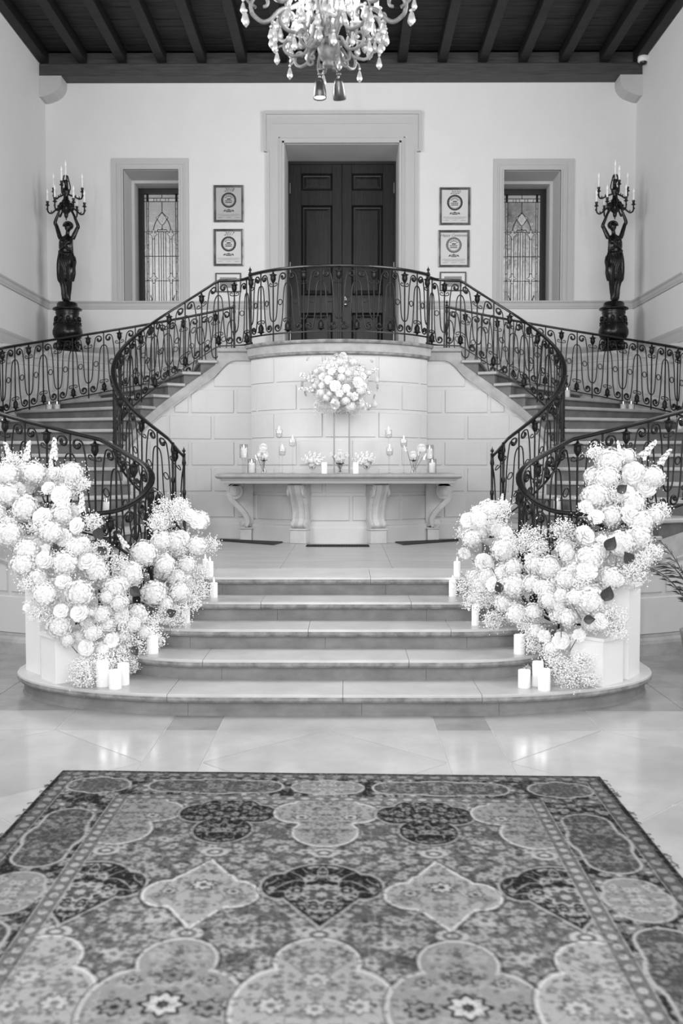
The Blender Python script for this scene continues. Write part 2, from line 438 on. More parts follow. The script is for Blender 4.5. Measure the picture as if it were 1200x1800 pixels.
    MB().sphere((cx, ya - 0.004, za - gh * .135), 0.02, 8, 6, (1, .4, 1)).build('glass_jewel', 'crystal', w)
    return w
leaded_window(1, WIN_L, 'leaded stained glass window with pale tulips left of the doors')
leaded_window(2, WIN_R, 'leaded stained glass window with dark blotches right of the doors', 'pane_smoky')

# door casing
b = MB(); x0, x1, zt = DOOR[0], DOOR[1], DOOR[3]
cy = YB
b.box(-1.125, x0, cy - 0.045, cy, Z_L, 6.57); b.box(x1, 1.175, cy - 0.045, cy, Z_L, 6.57); b.box(-1.125, 1.175, cy - 0.045, cy, zt, 7.12); b.box(-1.125, x0, cy - 0.045, cy, 6.57, zt); b.box(x1, 1.175, cy - 0.045, cy, 6.57, zt)
for s, xe, xc in ((-1, -1.176, -1.125), (1, 1.233, 1.175)):
    b.box(min(xe, xc), max(xe, xc), cy - 0.045, cy, 6.56, 7.12)
    b.box(min(xe, xe + s * -0.03), max(xe, xe + s * -0.03), cy - 0.07, cy - 0.045, 6.56, 7.17)
    b.box(min(xe, xc - s * 0.02), max(xe, xc - s * 0.02), cy - 0.065, cy - 0.045, 6.56, 6.585)
    xi = x0 if s < 0 else x1
    b.box(min(xi, xi + s * 0.03), max(xi, xi + s * 0.03), cy - 0.065, cy - 0.045, Z_L, zt + 0.03)
    b.box(min(xi + s * 0.07, xi + s * 0.085), max(xi + s * 0.07, xi + s * 0.085), cy - 0.058, cy - 0.045, Z_L, zt + 0.09)
    xo = xc
    b.box(min(xo, xo - s * 0.03), max(xo, xo - s * 0.03), cy - 0.06, cy - 0.045, Z_L, 6.56)
b.box(-1.176, 1.233, cy - 0.075, cy, 7.12, 7.173)
b.box(x0 - 0.03, x1 + 0.03, cy - 0.065, cy - 0.045, zt, zt + 0.03); b.box(x0 - 0.085, x1 + 0.085, cy - 0.058, cy - 0.045, zt + 0.075, zt + 0.09); b.box(-1.05, 1.10, cy - 0.058, cy - 0.045, 6.98, 6.995)
casing = tag(b.build('trim_7', 'trim_paint'), 'tall grey eared door casing around the dark double doors', 'door casing', kind='structure')
b = MB(); t = 0.006
b.box(x0 + .0005, x0 + t, cy, cy + 0.88, Z_L, zt); b.box(x1 - t, x1 - .0005, cy, cy + 0.88, Z_L, zt); b.box(x0, x1, cy, cy + 0.88, zt - t, zt - .0005)
b.build('reveal', 'reveal_paint', casing)
# double doors
yd = YB + 0.87
dz1 = 6.68
door = thing('door_1', (0.02, yd, Z_L), 'dark panelled wooden double doors behind the balcony railing', 'door', kind='structure')
b = MB(); b.box(x0 + t, -0.835, yd - 0.02, yd + 0.08, Z_L, zt - t); b.box(0.875, x1 - t, yd - 0.02, yd + 0.08, Z_L, zt - t); b.box(-0.835, 0.875, yd - 0.02, yd + 0.08, 6.64, zt - t); b.box(-0.835, 0.875, yd + 0.06, yd + 0.08, Z_L, 6.64)  # last box is an added backing that blocks light through the leaf gap
b.build('door_frame', 'door_edge', door)
cxd = 0.02
rows_z = [(Z_L + 0.02, Z_L + 0.22), (Z_L + 0.98, Z_L + 1.30), (Z_L + 2.76, Z_L + 2.98), (6.50, 6.64)]
pan_z = [(Z_L + 0.22, Z_L + 0.98), (Z_L + 1.30, Z_L + 2.76), (Z_L + 2.98, 6.50)]
zz = [inv(600, p, yd)[1] for p in (285, 305, 335, 361, 519, 550)]
rows_z = [(Z_L + 0.02, Z_L + 0.22), (zz[5], zz[4]), (zz[3], zz[2]), (zz[1], 6.64)]
pan_z = [(Z_L + 0.22, zz[5]), (zz[4], zz[3]), (zz[2], zz[1])]
for s, a, c in ((-1, -0.835, cxd - 0.003), (1, cxd + 0.003, 0.875)):
    b = MB(); st = 0.20 if True else 0
    ia, ic = (a + 0.19, c - 0.155) if s < 0 else (a + 0.155, c - 0.19)
    b.bbox(a, ia, yd, yd + 0.055, Z_L + 0.02, 6.64, 0.004); b.bbox(ic, c, yd, yd + 0.055, Z_L + 0.02, 6.64, 0.004)
    for d, e in rows_z: b.bbox(ia, ic, yd + 0.0005, yd + 0.055, d, e, 0.003)
    leaf = b.build('door_leaf', 'door_wood', door)
    for d, e in pan_z:
        p = MB()
        rows = []
        for q, yy in ((0.0, 0.012), (0.012, 0.002), (0.03, 0.03), (0.045, 0.032), (0.085, 0.016)):
            rows.append([(ia + q, yd + yy, d + q), (ic - q, yd + yy, d + q), (ic - q, yd + yy, e - q), (ia + q, yd + yy, e - q)])
        p.strips(rows, True); o = len(p.v) - 4; p.f.append((o, o + 1, o + 2, o + 3))
        p.build('panel', 'door_wood', leaf)
    for z in (Z_L + 0.5, Z_L + 1.62, Z_L + 2.9):
        xh = a + 0.008 if s < 0 else c - 0.008
        MB().tube([(xh, yd - 0.008, z), (xh, yd - 0.008, z + 0.17)], 0.009, 6).build('hinge', 'brass', leaf)
hx, hz = inv(607, 525, yd)
hk = MB().lathe([(0.0, 0), (.024, 0), (.024, .006), (.011, .012), (.011, .035), (.027, .045), (.03, .06), (.018, .073), (0, .075)], (0, 0, 0), 14, cap=False)
hk.v = [(hx + p[0], yd - p[2], hz - 0.10 + p[1]) for p in hk.v]; hk.build('door_knob', 'brass', door, smooth=True)
MB().bbox(hx - 0.02, hx + 0.02, yd - 0.012, yd, hz - 0.035, hz + 0.035, 0.006).build('lock_plate', 'brass', door)

# ceiling: planks on rafters, wall plate beam, corbels
ceil = tag(MB().box(-HW - .8, HW + .8, -2, YB, 8.03, 8.3).build('ceiling', 'ceiling_wood'), 'dark stained timber ceiling of planks on rafters', 'ceiling', kind='structure')
y = 15.32; k = 0
while y > 1.0:
    w = 0.19 + 0.05 * ((k * 37) % 5) / 5
    for xa, xb in ((-HW, -1.2 + ((k * 53) % 7) * .35), (-1.2 + ((k * 53) % 7) * .35, HW)):
        MB().bbox(xa + 0.002, xb - 0.002, y - w + 0.004, y, 7.985 + 0.006 * ((k * 13) % 3), 8.03, 0.004).build('plank', 'plank_wood', ceil)
    y -= w; k += 1
RX = [inv(p, 110, 15.3)[0] for p in (145, 215, 284.5, 355, 426, 496.5, 567, 637, 706.5, 777, 848, 918.5, 990, 1061)]
for x in [-4.47] + RX + [4.47]:
    MB().bbox(x - 0.07, x + 0.07, -1.5, 15.30, 7.80, 7.985, 0.008).build('rafter', 'ceiling_wood', ceil)
beam = thing('wall_plate_beam', (0, 15.4, 7.61), 'long dark timber beam along the top of the back wall', 'beam', kind='structure')
MB().bbox(-HW, HW, 15.30, YB, 7.612, 7.80, 0.012).build('beam', 'beam_wood', beam)
MB().bbox(-HW, HW, 15.36, YB, 7.80, 7.98, 0.008).build('upper_beam', 'beam_wood', beam)
for sx, nm in ((-1, 'left'), (1, 'right')):
    prof = [(0, 0.31), (0.34, 0.31), (0.34, 0.23), (0.325, 0.17), (0.28, 0.105), (0.21, 0.055), (0.12, 0.02), (0.05, 0), (0, 0)]
    b = MB().prism_xz([(sx * (HW - p), 7.30 + q) for p, q in prof], 15.28, YB)
    tag(b.build('corbel', 'trim_paint'), 'pale rounded plaster corbel under the %s end of the beam' % nm, 'corbel', kind='structure')

# ------------------------------------------------------------------ floor of marble tiles
floor = tag(MB().box(-HW - .8, HW + .8, -2, YB, -0.08, -0.004).build('floor', 'grout'), 'pale marble tile floor in front of the steps', 'floor', kind='structure')
def inset(poly, g):
    n = len(poly); out = []
    for i in range(n):
        p0, p1, p2 = Vector(poly[i - 1]), Vector(poly[i]), Vector(poly[(i + 1) % n])
        a = (p1 - p0).normalized(); c = (p2 - p1).normalized()
        na = Vector((-a.y, a.x)); nc = Vector((-c.y, c.x))
        d = 1 + na.dot(nc)
        out.append(p1 + (na + nc) * (g / max(d, 0.2)))
    return out
def tile(poly, m):
    A = sum(poly[i - 1][0] * poly[i][1] - poly[i][0] * poly[i - 1][1] for i in range(len(poly)))
    if A < 0: poly = poly[::-1]
    if abs(A) < 0.01: return
    p = inset(poly, 0.004); MB().prism([q[:] for q in p], -0.03, 0.0).build('tile', m, floor)
def rect(x0, x1, y0, y1, m): tile([(x0, y0), (x1, y0), (x1, y1), (x0, y1)], m)
xsA, xsB, xsC, xsD = -1.09, -0.744, 0.685, 1.045
for a, c in ((xsA, xsB), (xsC, xsD)):
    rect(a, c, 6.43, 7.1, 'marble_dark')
    for y0, y1 in ((5.0, 6.43), (3.57, 5.0), (2.14, 3.57), (0.71, 2.14), (-0.7, 0.71)): rect(a, c, y0, y1, 'marble')
rect(xsB, xsC, 6.43, 7.1, 'marble_pale')
def diamond_cell(x0, x1, y0, y1, ms):
    cx, cy = (x0 + x1) / 2, (y0 + y1) / 2
    tile([(cx, y0), (x1, cy), (cx, y1), (x0, cy)], ms[0])
    for c, p, q in (((x0, y0), (cx, y0), (x0, cy)), ((x1, y0), (x1, cy), (cx, y0)), ((x1, y1), (cx, y1), (x1, cy)), ((x0, y1), (x0, cy), (cx, y1))):
        tile([c, p, q], ms[1])
for i in range(5):
    y1 = 6.43 - i * 1.43; y0 = y1 - 1.43
    diamond_cell(xsB, xsC, y0, y1, ('marble', 'marble_pale'))
    diamond_cell(xsD, xsD + 1.43, y0, y1, ('marble', 'marble_pale'))
    diamond_cell(xsA - 1.43, xsA, y0, y1, ('marble', 'marble_pale'))
    for sx, xe in ((-1, xsA - 1.43), (1, xsD + 1.43)):
        a, c = sorted((xe, xe + sx * 0.36)); rect(a, c, y0, y1, 'marble')
        a, c = sorted((xe + sx * 0.36, sx * HW)); rect(a, c, y0, y1, 'marble_pale')
for sx, xe in ((-1, xsA), (1, xsD)):
    xs = [xe, xe + sx * 0.72, xe + sx * 1.43, xe + sx * 2.2, sx * HW]
    for a, c in zip(xs[:-1], xs[1:]):
        a, c = sorted((a, c))
        for y0, y1 in ((6.43, 6.95), (6.95, 7.7), (7.7, 8.5), (8.5, 9.6)): rect(a, c, y0, y1, 'marble' if y0 < 6.9 else 'marble_dark')  # side tiles past the first row: floor shadow put into their colour

# ------------------------------------------------------------------ entry steps
R_ = 0.155
STEP = [(6.81, .9, 1.51, .95), (7.245, .9, .80, .6), (7.67, .9, .92, .5), (8.09, .9, .92, .5), (8.51, .9, .80, .4)]
def yfront(x, k, off):
    D, h, a, bb = STEP[k]; ax = abs(x)
    if ax <= h: return D - off
    t = min(1.0, (ax - h) / (a + off))
    return D + bb - (bb + off) * math.sqrt(max(0, 1 - t * t))
steps = thing('entry_steps', (0, 8, 0), 'wide pale stone entry steps with rounded ends', 'steps', kind='structure')
def xsamples(a, c, k, off):
    D, h, aa, bb = STEP[k]; H = h + aa + off
    cand = [-H * math.cos(PI * i / 40) for i in range(41)] + [-h, h]
    return [a] + sorted(x for x in cand if a + 0.01 < x < c - 0.01) + [c]
def slab(k, xa, xc, layers, yback, name, m, offc):
    """slab of step k between xa and xc; layers: (z, offset)"""
    Hc = STEP[k][1] + STEP[k][2]
    xs = xsamples(xa, xc, k, 0)
    rows = []
    for z, off in layers:
        s = (Hc + off) / Hc
        r = []
        for x in xs:
            xx = x if abs(x) < STEP[k][1] else math.copysign(STEP[k][1] + (abs(x) - STEP[k][1]) * (STEP[k][2] + off) / STEP[k][2], x)
            r.append((xx, yfront(xx, k, off), z))
        r += [(r[-1][0], yback, z), (r[0][0], yback, z)]
        rows.append(r)
    b = MB(); b.strips(rows, True); n = len(rows[0])
    b.f.append(tuple(range(n - 1, -1, -1))); b.f.append(tuple(range((len(rows) - 1) * n, len(rows) * n)))
    return b.build(name, m, steps)
cuts = [[-1.13, 0.07, 1.02], [-0.95, 0.55], [-1.25, -0.2, 0.9], [-0.6, 0.62], [-1.1, 0.3, 1.1]]
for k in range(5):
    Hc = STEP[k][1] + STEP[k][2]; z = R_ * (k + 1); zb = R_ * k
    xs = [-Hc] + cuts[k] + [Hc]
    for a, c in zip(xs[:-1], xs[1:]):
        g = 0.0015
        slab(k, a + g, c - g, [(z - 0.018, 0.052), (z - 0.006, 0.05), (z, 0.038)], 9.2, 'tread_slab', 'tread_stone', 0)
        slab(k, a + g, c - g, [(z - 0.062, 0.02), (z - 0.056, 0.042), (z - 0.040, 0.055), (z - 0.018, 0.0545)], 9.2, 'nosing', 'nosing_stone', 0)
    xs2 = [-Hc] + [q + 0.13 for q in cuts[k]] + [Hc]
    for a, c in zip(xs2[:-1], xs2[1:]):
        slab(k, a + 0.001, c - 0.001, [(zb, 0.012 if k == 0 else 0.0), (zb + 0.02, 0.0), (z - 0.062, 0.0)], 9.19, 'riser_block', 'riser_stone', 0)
# platform floor slabs behind the steps
plat = tag(MB().box(-2.62, 2.62, 9.21, 13.12, 0, Z_P - 0.03).build('floor_platform', 'grout'), 'polished pale stone platform floor in front of the console table', 'floor', kind='structure')
for i in range(5):
    for j in range(5):
        x0_, x1_ = -2.62 + i * 1.048, -2.62 + (i + 1) * 1.048
        off = 0.3 if i % 2 else 0
        y0_, y1_ = 9.21 + j * 0.782, 9.21 + (j + 1) * 0.782
        MB().bbox(x0_ + .001, x1_ - .001, y0_ + .001, y1_ - .001, Z_P - 0.03, Z_P, 0.0015).build('slab', 'platform_stone', plat)

# ------------------------------------------------------------------ curved stone walls and staircases
CXS, CYS = 1.60, 12.1          # centre of each horseshoe stair (x mirrored)
R_IN, R_OUT = 1.05, 3.30
NS = 15; DTH = PI / NS; RISE = (Z_L - Z_P) / (NS + 1)
def line(th): return Z_P + RISE + th / PI * (RISE * NS)
def sp(sx, r, th, z): return (sx * (CXS + r * math.sin(th)), CYS - r * math.cos(th), z)
def blocks(parent, path, s0, s1, courses, blen, top=None, gap=0.02, proud=0.014, mirror=1, start=0.0, mtl='block_stone'):
    """ashlar blocks along path(s) -> x, y, nx, ny; one part each"""
    for ci, (za, zb) in enumerate(courses):
        s = s0 - (blen * 0.5 if ci % 2 else 0.0) - start
        while s < s1:
            a, c = max(s, s0), min(s + blen, s1); s += blen
            if c - a < 0.10: continue
            n = max(2, int((c - a) / 0.09) + 1)
            ss = [a + gap + (c - a - 2 * gap) * i / (n - 1) for i in range(n)]
            zt_ = [min(zb - gap, (top(q) - gap) if top else 9) for q in ss]
            keep = [i for i in range(n) if zt_[i] > za + gap + 0.03]
            if len(keep) < 2: continue
            ss = [ss[i] for i in keep]; zt_ = [zt_[i] for i in keep]; n = len(ss)
            bt, ft, fb, bb_ = [], [], [], []
            bv = 0.006
            for i, (q, zt) in enumerate(zip(ss, zt_)):
                x, y, nx, ny = path(q)
                e = bv if i == 0 else -bv if i == n - 1 else 0
                x2, y2, _, _ = path(q + e)
                bb_.append((x, y, za + gap)); fb.append((x2 + nx * proud, y2 + ny * proud, za + gap + bv))
                ft.append((x2 + nx * proud, y2 + ny * proud, zt - bv)); bt.append((x, y, zt))
            b = MB(); b.strips([bb_, fb, ft, bt])
            m = n
            b.f.append((0, n, 2 * n, 3 * n)); b.f.append((n - 1, 2 * n - 1, 3 * n - 1, 4 * n - 1))
            b.build('block', mtl, parent)
COURSES = [(3.09 - 0.343 * (k + 1), 3.09 - 0.343 * k) for k in range(6)]   # down to 1.03
def base_prof(): return [(0.0, 1.03), (0.012, 1.03), (0.018, 1.015), (0.018, 0.995), (0.04, 0.985), (0.045, 0.96), (0.045, Z_P)]
def sweep(parent, path, ss, prof, name, m, smooth=False):
    """profile (out, z) swept along a plan path"""
    rows = []
    for q in ss:
        x, y, nx, ny = path(q); rows.append([(x + nx * o, y + ny * o, z if not callable(z) else z(q)) for o, z in prof])
    b = MB(); b.strips(rows); k = len(prof)
    if parent is None: return b
    return b.build(name, m, parent, smooth=smooth)
# bulging wall under the balcony
BR, BYC, BHALF = 1.36, 13.61, math.asin(1.13 / 1.36)
def bulge(s):
    a = s / BR - BHALF
    return BR * math.sin(a), BYC - BR * math.cos(a), math.sin(a), -math.cos(a)
BLEN = 2 * BHALF * BR
b = MB(); pts = [bulge(BLEN * i / 36)[:2] for i in range(37)]
b.prism(pts + [(1.13, 13.2), (-1.13, 13.2)], Z_P, 3.09)
wb = tag(b.build('wall_bulge', 'block_stone'), 'bowed pale block wall beneath the balcony behind the console table', 'wall', kind='structure')
blocks(wb, bulge, 0.0, BLEN, COURSES, 0.665, start=0.18)
sweep(wb, bulge, [BLEN * i / 36 for i in range(37)], base_prof(), 'base_moulding', 'block_stone')
# balcony slab
balc = thing('landing_slab', (0, 13.5, 3.09), 'grey stone balcony slab with a rounded front edge', 'balcony', kind='structure')
def arc_off(o): return [((BR + o) * math.sin(a), BYC - (BR + o) * math.cos(a)) for a in [BHALF * (-1 + 2 * i / 36) for i in range(37)]]
def slab_layers(name, m, layers):
    rows = [[(p[0], p[1], z) for p in arc_off(o)] + [(1.14 + o * .6, 13.2, z), (-1.14 - o * .6, 13.2, z)] for z, o in layers]
    b = MB(); b.strips(rows, True); n = len(rows[0]); b.f.append(tuple(range(n - 1, -1, -1))); b.f.append(tuple(range((len(rows) - 1) * n, len(rows) * n)))
    return b.build(name, m, balc)
slab_layers('edge_moulding', 'nosing_stone', [(3.222, 0.055), (3.23, 0.085), (3.25, 0.095), (3.262, 0.09), (Z_L, 0.07)])
slab_layers('fascia', 'string_stone', [(3.125, 0.05), (3.222, 0.055)])
slab_layers('lower_moulding', 'nosing_stone', [(3.085, 0.012), (3.10, 0.04), (3.125, 0.045)])
MB().box(-CXS, CXS, 13.2, YB + 0.95, 3.1, Z_L).build('landing_floor', 'tread_stone', balc)

def inner(sx):
    L1 = PI * R_IN
    def f(s):
        if s <= L1:
            th = s / R_IN; return sx * (CXS + R_IN * math.sin(th)), CYS - R_IN * math.cos(th), -sx * math.sin(th), math.cos(th)
        return sx * (CXS - (s - L1)), CYS + R_IN, 0.0, -1.0
    def g(s):   # normals toward the viewer side of the niche
        x, y, nx, ny = f(s)
        if s <= L1:
            th = s / R_IN; return x, y, -sx * math.sin(th), math.cos(th)
        return x, y, 0.0, -1.0
    return g, L1, L1 + (CXS - 1.13)
def str_bottom(s, L1):
    if s <= L1: return line(s / R_IN) - 0.34
    t = min(1.0, (s - L1) / 0.24); return 2.93 + 0.19 * (t * (2 - t))
stairs = {}
for sx, nm in ((-1, 'left'), (1, 'right')):
    path, L1, L2 = inner(sx)
    # the niche normal of sin/cos: centre lies at (CXS, CYS), inward normal points to it
    def ipath(s, path=path, L1=L1):
        x, y, nx, ny = path(s)
        if s <= L1:
            v = Vector((sx * CXS - x, CYS - y)).normalized(); return x, y, v.x, v.y
        return x, y, 0.0, -1.0
    top = lambda s, L1=L1: str_bottom(s, L1)
    b = MB(); ss = [L2 * i / 60 for i in range(61)]
    rows = []
    for s in ss:
        x, y, nx, ny = ipath(s); zt = max(Z_P, top(s) + 0.02)
        rows.append([(x, y, Z_P - 0.02), (x, y, zt), (x - nx * .15, y - ny * .15, zt), (x - nx * .15, y - ny * .15, Z_P - 0.02)])
    b.strips(rows)
    wn = tag(b.build('wall_niche_' + nm, 'block_stone'), 'curved pale block wall under the %s staircase' % nm, 'wall', kind='structure')
    blocks(wn, ipath, 0.35, L2, COURSES, 0.60, top, start=0.12)
    sweep(wn, ipath, [0.3 + (L2 - 0.3) * i / 40 for i in range(41)], [(o, (lambda z: (lambda q: min(z, max(Z_P, top(q)))))(z)) for o, z in base_prof()], 'base_moulding', 'block_stone')

    st = thing('staircase_' + nm, (sx * CXS, CYS, Z_P), 'curved stone staircase with dark treads rising round the %s side' % nm, 'staircase', kind='structure')
    stairs[sx] = st
    # string band along the inner edge with its bead
    def band(o, za, zb, name, m):
        rows = []
        for s in ss:
            x, y, nx, ny = ipath(s)
            z0 = max(Z_P, top(s) + za)
            z1 = max(z0, (line(s / R_IN) - 0.2 if s <= L1 else Z_L - 0.05) if zb is None else top(s) + zb)
            rows.append([(x, y, z0), (x + nx * o, y + ny * o, z0), (x + nx * o, y + ny * o, z1), (x, y, z1)])
        q = MB(); q.strips(rows); q.build(name, m, st)
    band(0.016, 0.0, None, 'string', 'string_stone')
    band(0.034, -0.012, 0.016, 'string_bead', 'string_stone')
    # landing edge return between last riser and balcony
    MB().bbox(min(sx * 1.14, sx * CXS), max(sx * 1.14, sx * CXS), CYS + R_IN - 0.05, CYS + R_IN + 0.2, Z_L - 0.05, Z_L + 0.001, 0.01).build('landing_edge', 'string_stone', st)
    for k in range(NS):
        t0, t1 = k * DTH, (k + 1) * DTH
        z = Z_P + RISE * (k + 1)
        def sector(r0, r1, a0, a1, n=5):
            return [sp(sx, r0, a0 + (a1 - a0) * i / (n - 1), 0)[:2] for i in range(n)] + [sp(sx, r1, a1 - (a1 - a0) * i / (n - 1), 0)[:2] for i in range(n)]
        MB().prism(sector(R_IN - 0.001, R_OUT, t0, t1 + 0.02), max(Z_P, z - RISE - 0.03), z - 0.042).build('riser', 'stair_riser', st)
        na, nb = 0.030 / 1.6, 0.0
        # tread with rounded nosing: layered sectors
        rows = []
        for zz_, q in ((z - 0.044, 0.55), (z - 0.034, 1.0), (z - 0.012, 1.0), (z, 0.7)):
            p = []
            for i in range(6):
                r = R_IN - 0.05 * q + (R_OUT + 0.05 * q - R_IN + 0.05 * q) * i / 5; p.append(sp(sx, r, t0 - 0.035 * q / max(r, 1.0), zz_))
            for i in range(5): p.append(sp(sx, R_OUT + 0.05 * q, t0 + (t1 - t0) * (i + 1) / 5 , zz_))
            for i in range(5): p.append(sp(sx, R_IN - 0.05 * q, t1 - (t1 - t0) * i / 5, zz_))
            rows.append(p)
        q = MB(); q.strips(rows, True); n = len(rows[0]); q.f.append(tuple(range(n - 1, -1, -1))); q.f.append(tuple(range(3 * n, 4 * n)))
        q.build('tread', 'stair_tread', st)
    # last riser
    # outer wall with string, base and blocks
    LO = R_OUT
    def opath(s, sx=sx):
        th = s / R_OUT; x, y, _ = sp(sx, R_OUT, th, 0); v = Vector((x - sx * CXS, y - CYS)).normalized(); return x, y, v.x, v.y
    otop = lambda s: line(s / R_OUT) - 0.42
    b = MB(); rows = []
    for i in range(49):
        s = (-0.12 + (PI * 0.62 + 0.12) * i / 48) * R_OUT
        x, y, nx, ny = opath(s); rows.append([(x, y, 0), (x, y, max(Z_P - .2, line(s / R_OUT) - 0.2)), (x - nx * .12, y - ny * .12, max(Z_P - .2, line(s / R_OUT) - 0.2)), (x - nx * .12, y - ny * .12, 0)])
    b.strips(rows)
    wo = tag(b.build('wall_outer_' + nm, 'block_stone'), 'curved panelled outer wall of the %s staircase near the pedestals' % nm, 'wall', kind='structure')
    so = [(-0.12 + (PI * 0.62 + 0.12) * i / 48) * R_OUT for i in range(49)]
    blocks(wo, opath, -0.3, 4.2, [(0.17, 0.55), (0.55, 0.93), (0.93, 1.31), (1.31, 1.69)], 0.70, otop, gap=0.02)
    sweep(wo, opath, so, [(0.0, 0.19), (0.015, 0.19), (0.02, 0.16), (0.05, 0.14), (0.06, 0.11), (0.06, 0.0)], 'base_moulding', 'string_stone')
    sweep(wo, opath, so, [(0.0, lambda s: line(s / R_OUT) - 0.44), (0.03, lambda s: line(s / R_OUT) - 0.44), (0.035, lambda s: line(s / R_OUT) - 0.41), (0.018, lambda s: line(s / R_OUT) - 0.40), (0.018, lambda s: line(s / R_OUT) - 0.19)], 'string', 'string_stone')
    # corner plinth that carries the statue
    a0 = PI * 0.52
    arc = [sp(sx, R_OUT + 0.015, a0 + (PI - a0) * i / 24, 0)[:2] for i in range(25)]
    arc2 = [p for p in arc if abs(p[0]) < HW]
    first = arc2[0]
    poly = [(sx * HW, first[1])] + arc2 + [(sx * CXS, YB), (sx * HW, YB)]
    pl = thing('corner_plinth_' + nm, (sx * 4.0, 15.0, 1.5), 'pale plastered plinth along the %s corner under the bronze statue' % nm, 'plinth', kind='structure')
    MB().prism(poly, 1.2, 3.36).build('plinth_body', 'block_stone', pl)
    def ppath(s, sx=sx):
        th = s / R_OUT; x, y, _ = sp(sx, R_OUT + 0.015, th, 0); v = Vector((sx * CXS - x, CYS - y)).normalized(); return x, y, v.x, v.y
    sa = [R_OUT * (a0 + 0.12 + (PI - a0 - 0.12) * i / 30) for i in range(31)]
    sweep(pl, ppath, sa, [(0, 3.24), (0.012, 3.245), (0.015, 3.27), (0.03, 3.30), (0.05, 3.335), (0.055, 3.38), (-0.05, 3.381)], 'plinth_cap', 'block_stone')
    sweep(pl, ppath, sa, [(0, 3.13), (0.012, 3.14), (0.012, 3.16), (0, 3.17)], 'plinth_bead', 'block_stone')
    sweep(pl, ppath, sa, [(0, lambda s: line(s / R_OUT) + 0.16), (0.014, lambda s: line(s / R_OUT) + 0.155), (0.018, lambda s: line(s / R_OUT) + 0.12), (0.018, lambda s: line(s / R_OUT) - 0.2)], 'stair_skirting', 'block_stone')
    MB().prism([(p[0] - sx * 0, p[1]) for p in poly], 3.36, 3.3795).build('plinth_top', 'block_stone', pl)
# ------------------------------------------------------------------ wrought iron railings
class RailPath:
    def __init__(s, pts):
        """pts: dense (x, y, z_top)"""
        s.p = [Vector(q) for q in pts]; s.u = [0.0]
        for a, c in zip(s.p[:-1], s.p[1:]): s.u.append(s.u[-1] + math.hypot(c.x - a.x, c.y - a.y))
        s.L = s.u[-1]
    def at(s, u):
        u = max(0.0, min(s.L, u))
        lo, hi = 0, len(s.u) - 1
        while hi - lo > 1:
            m = (lo + hi) // 2
            if s.u[m] <= u: lo = m
            else: hi = m
        d = s.u[hi] - s.u[lo]; t = (u - s.u[lo]) / d if d > 1e-9 else 0
        return s.p[lo].lerp(s.p[hi], t)
def spiral(cx, cv, r0, a0, a1, n=16, shrink=0.78):
    return [(cx + r0 * (1 - shrink * i / n) * math.cos(a0 + (a1 - a0) * i / n), cv + r0 * (1 - shrink * i / n) * math.sin(a0 + (a1 - a0) * i / n)) for i in range(n + 1)]
def arm_half(s, H):
    """right half of an up-curving hairpin bar (du, v), ends in a scroll near the next post"""
    r0 = 0.24 * s
    cxs, cv = 0.695 * s, H - 0.022 - r0
    arm = [(0, .20 * H), (.13 * s, .215 * H), (.225 * s, .275 * H), (.275 * s, .40 * H), (.31 * s, .58 * H), (.36 * s, .76 * H), (cxs - r0, cv)]
    a = [(p.x, p.y) for p in catmull([(x, y, 0) for x, y in arm], 4)]
    return a[:-1] + spiral(cxs, cv, r0, PI, -1.25 * PI, 18)
def hairpin(s, H):
    h = arm_half(s, H); full = [(-a, c) for a, c in reversed(h)][:-1] + h
    n = len(full); k = len(h); rr = []
    for i in range(n):
        j = abs(i - (k - 1)); t = j / (k - 1)
        rr.append(0.0080 + (0.0115 * max(0, (t - 0.62) / 0.38)))
    return full, rr
TULIP = [(0.004, 0.0), (0.010, 0.004), (0.017, 0.02), (0.026, 0.04), (0.029, 0.06), (0.026, 0.08), (0.027, 0.095), (0.044, 0.108), (0.030, 0.112), (0.014, 0.12), (0.006, 0.14)]
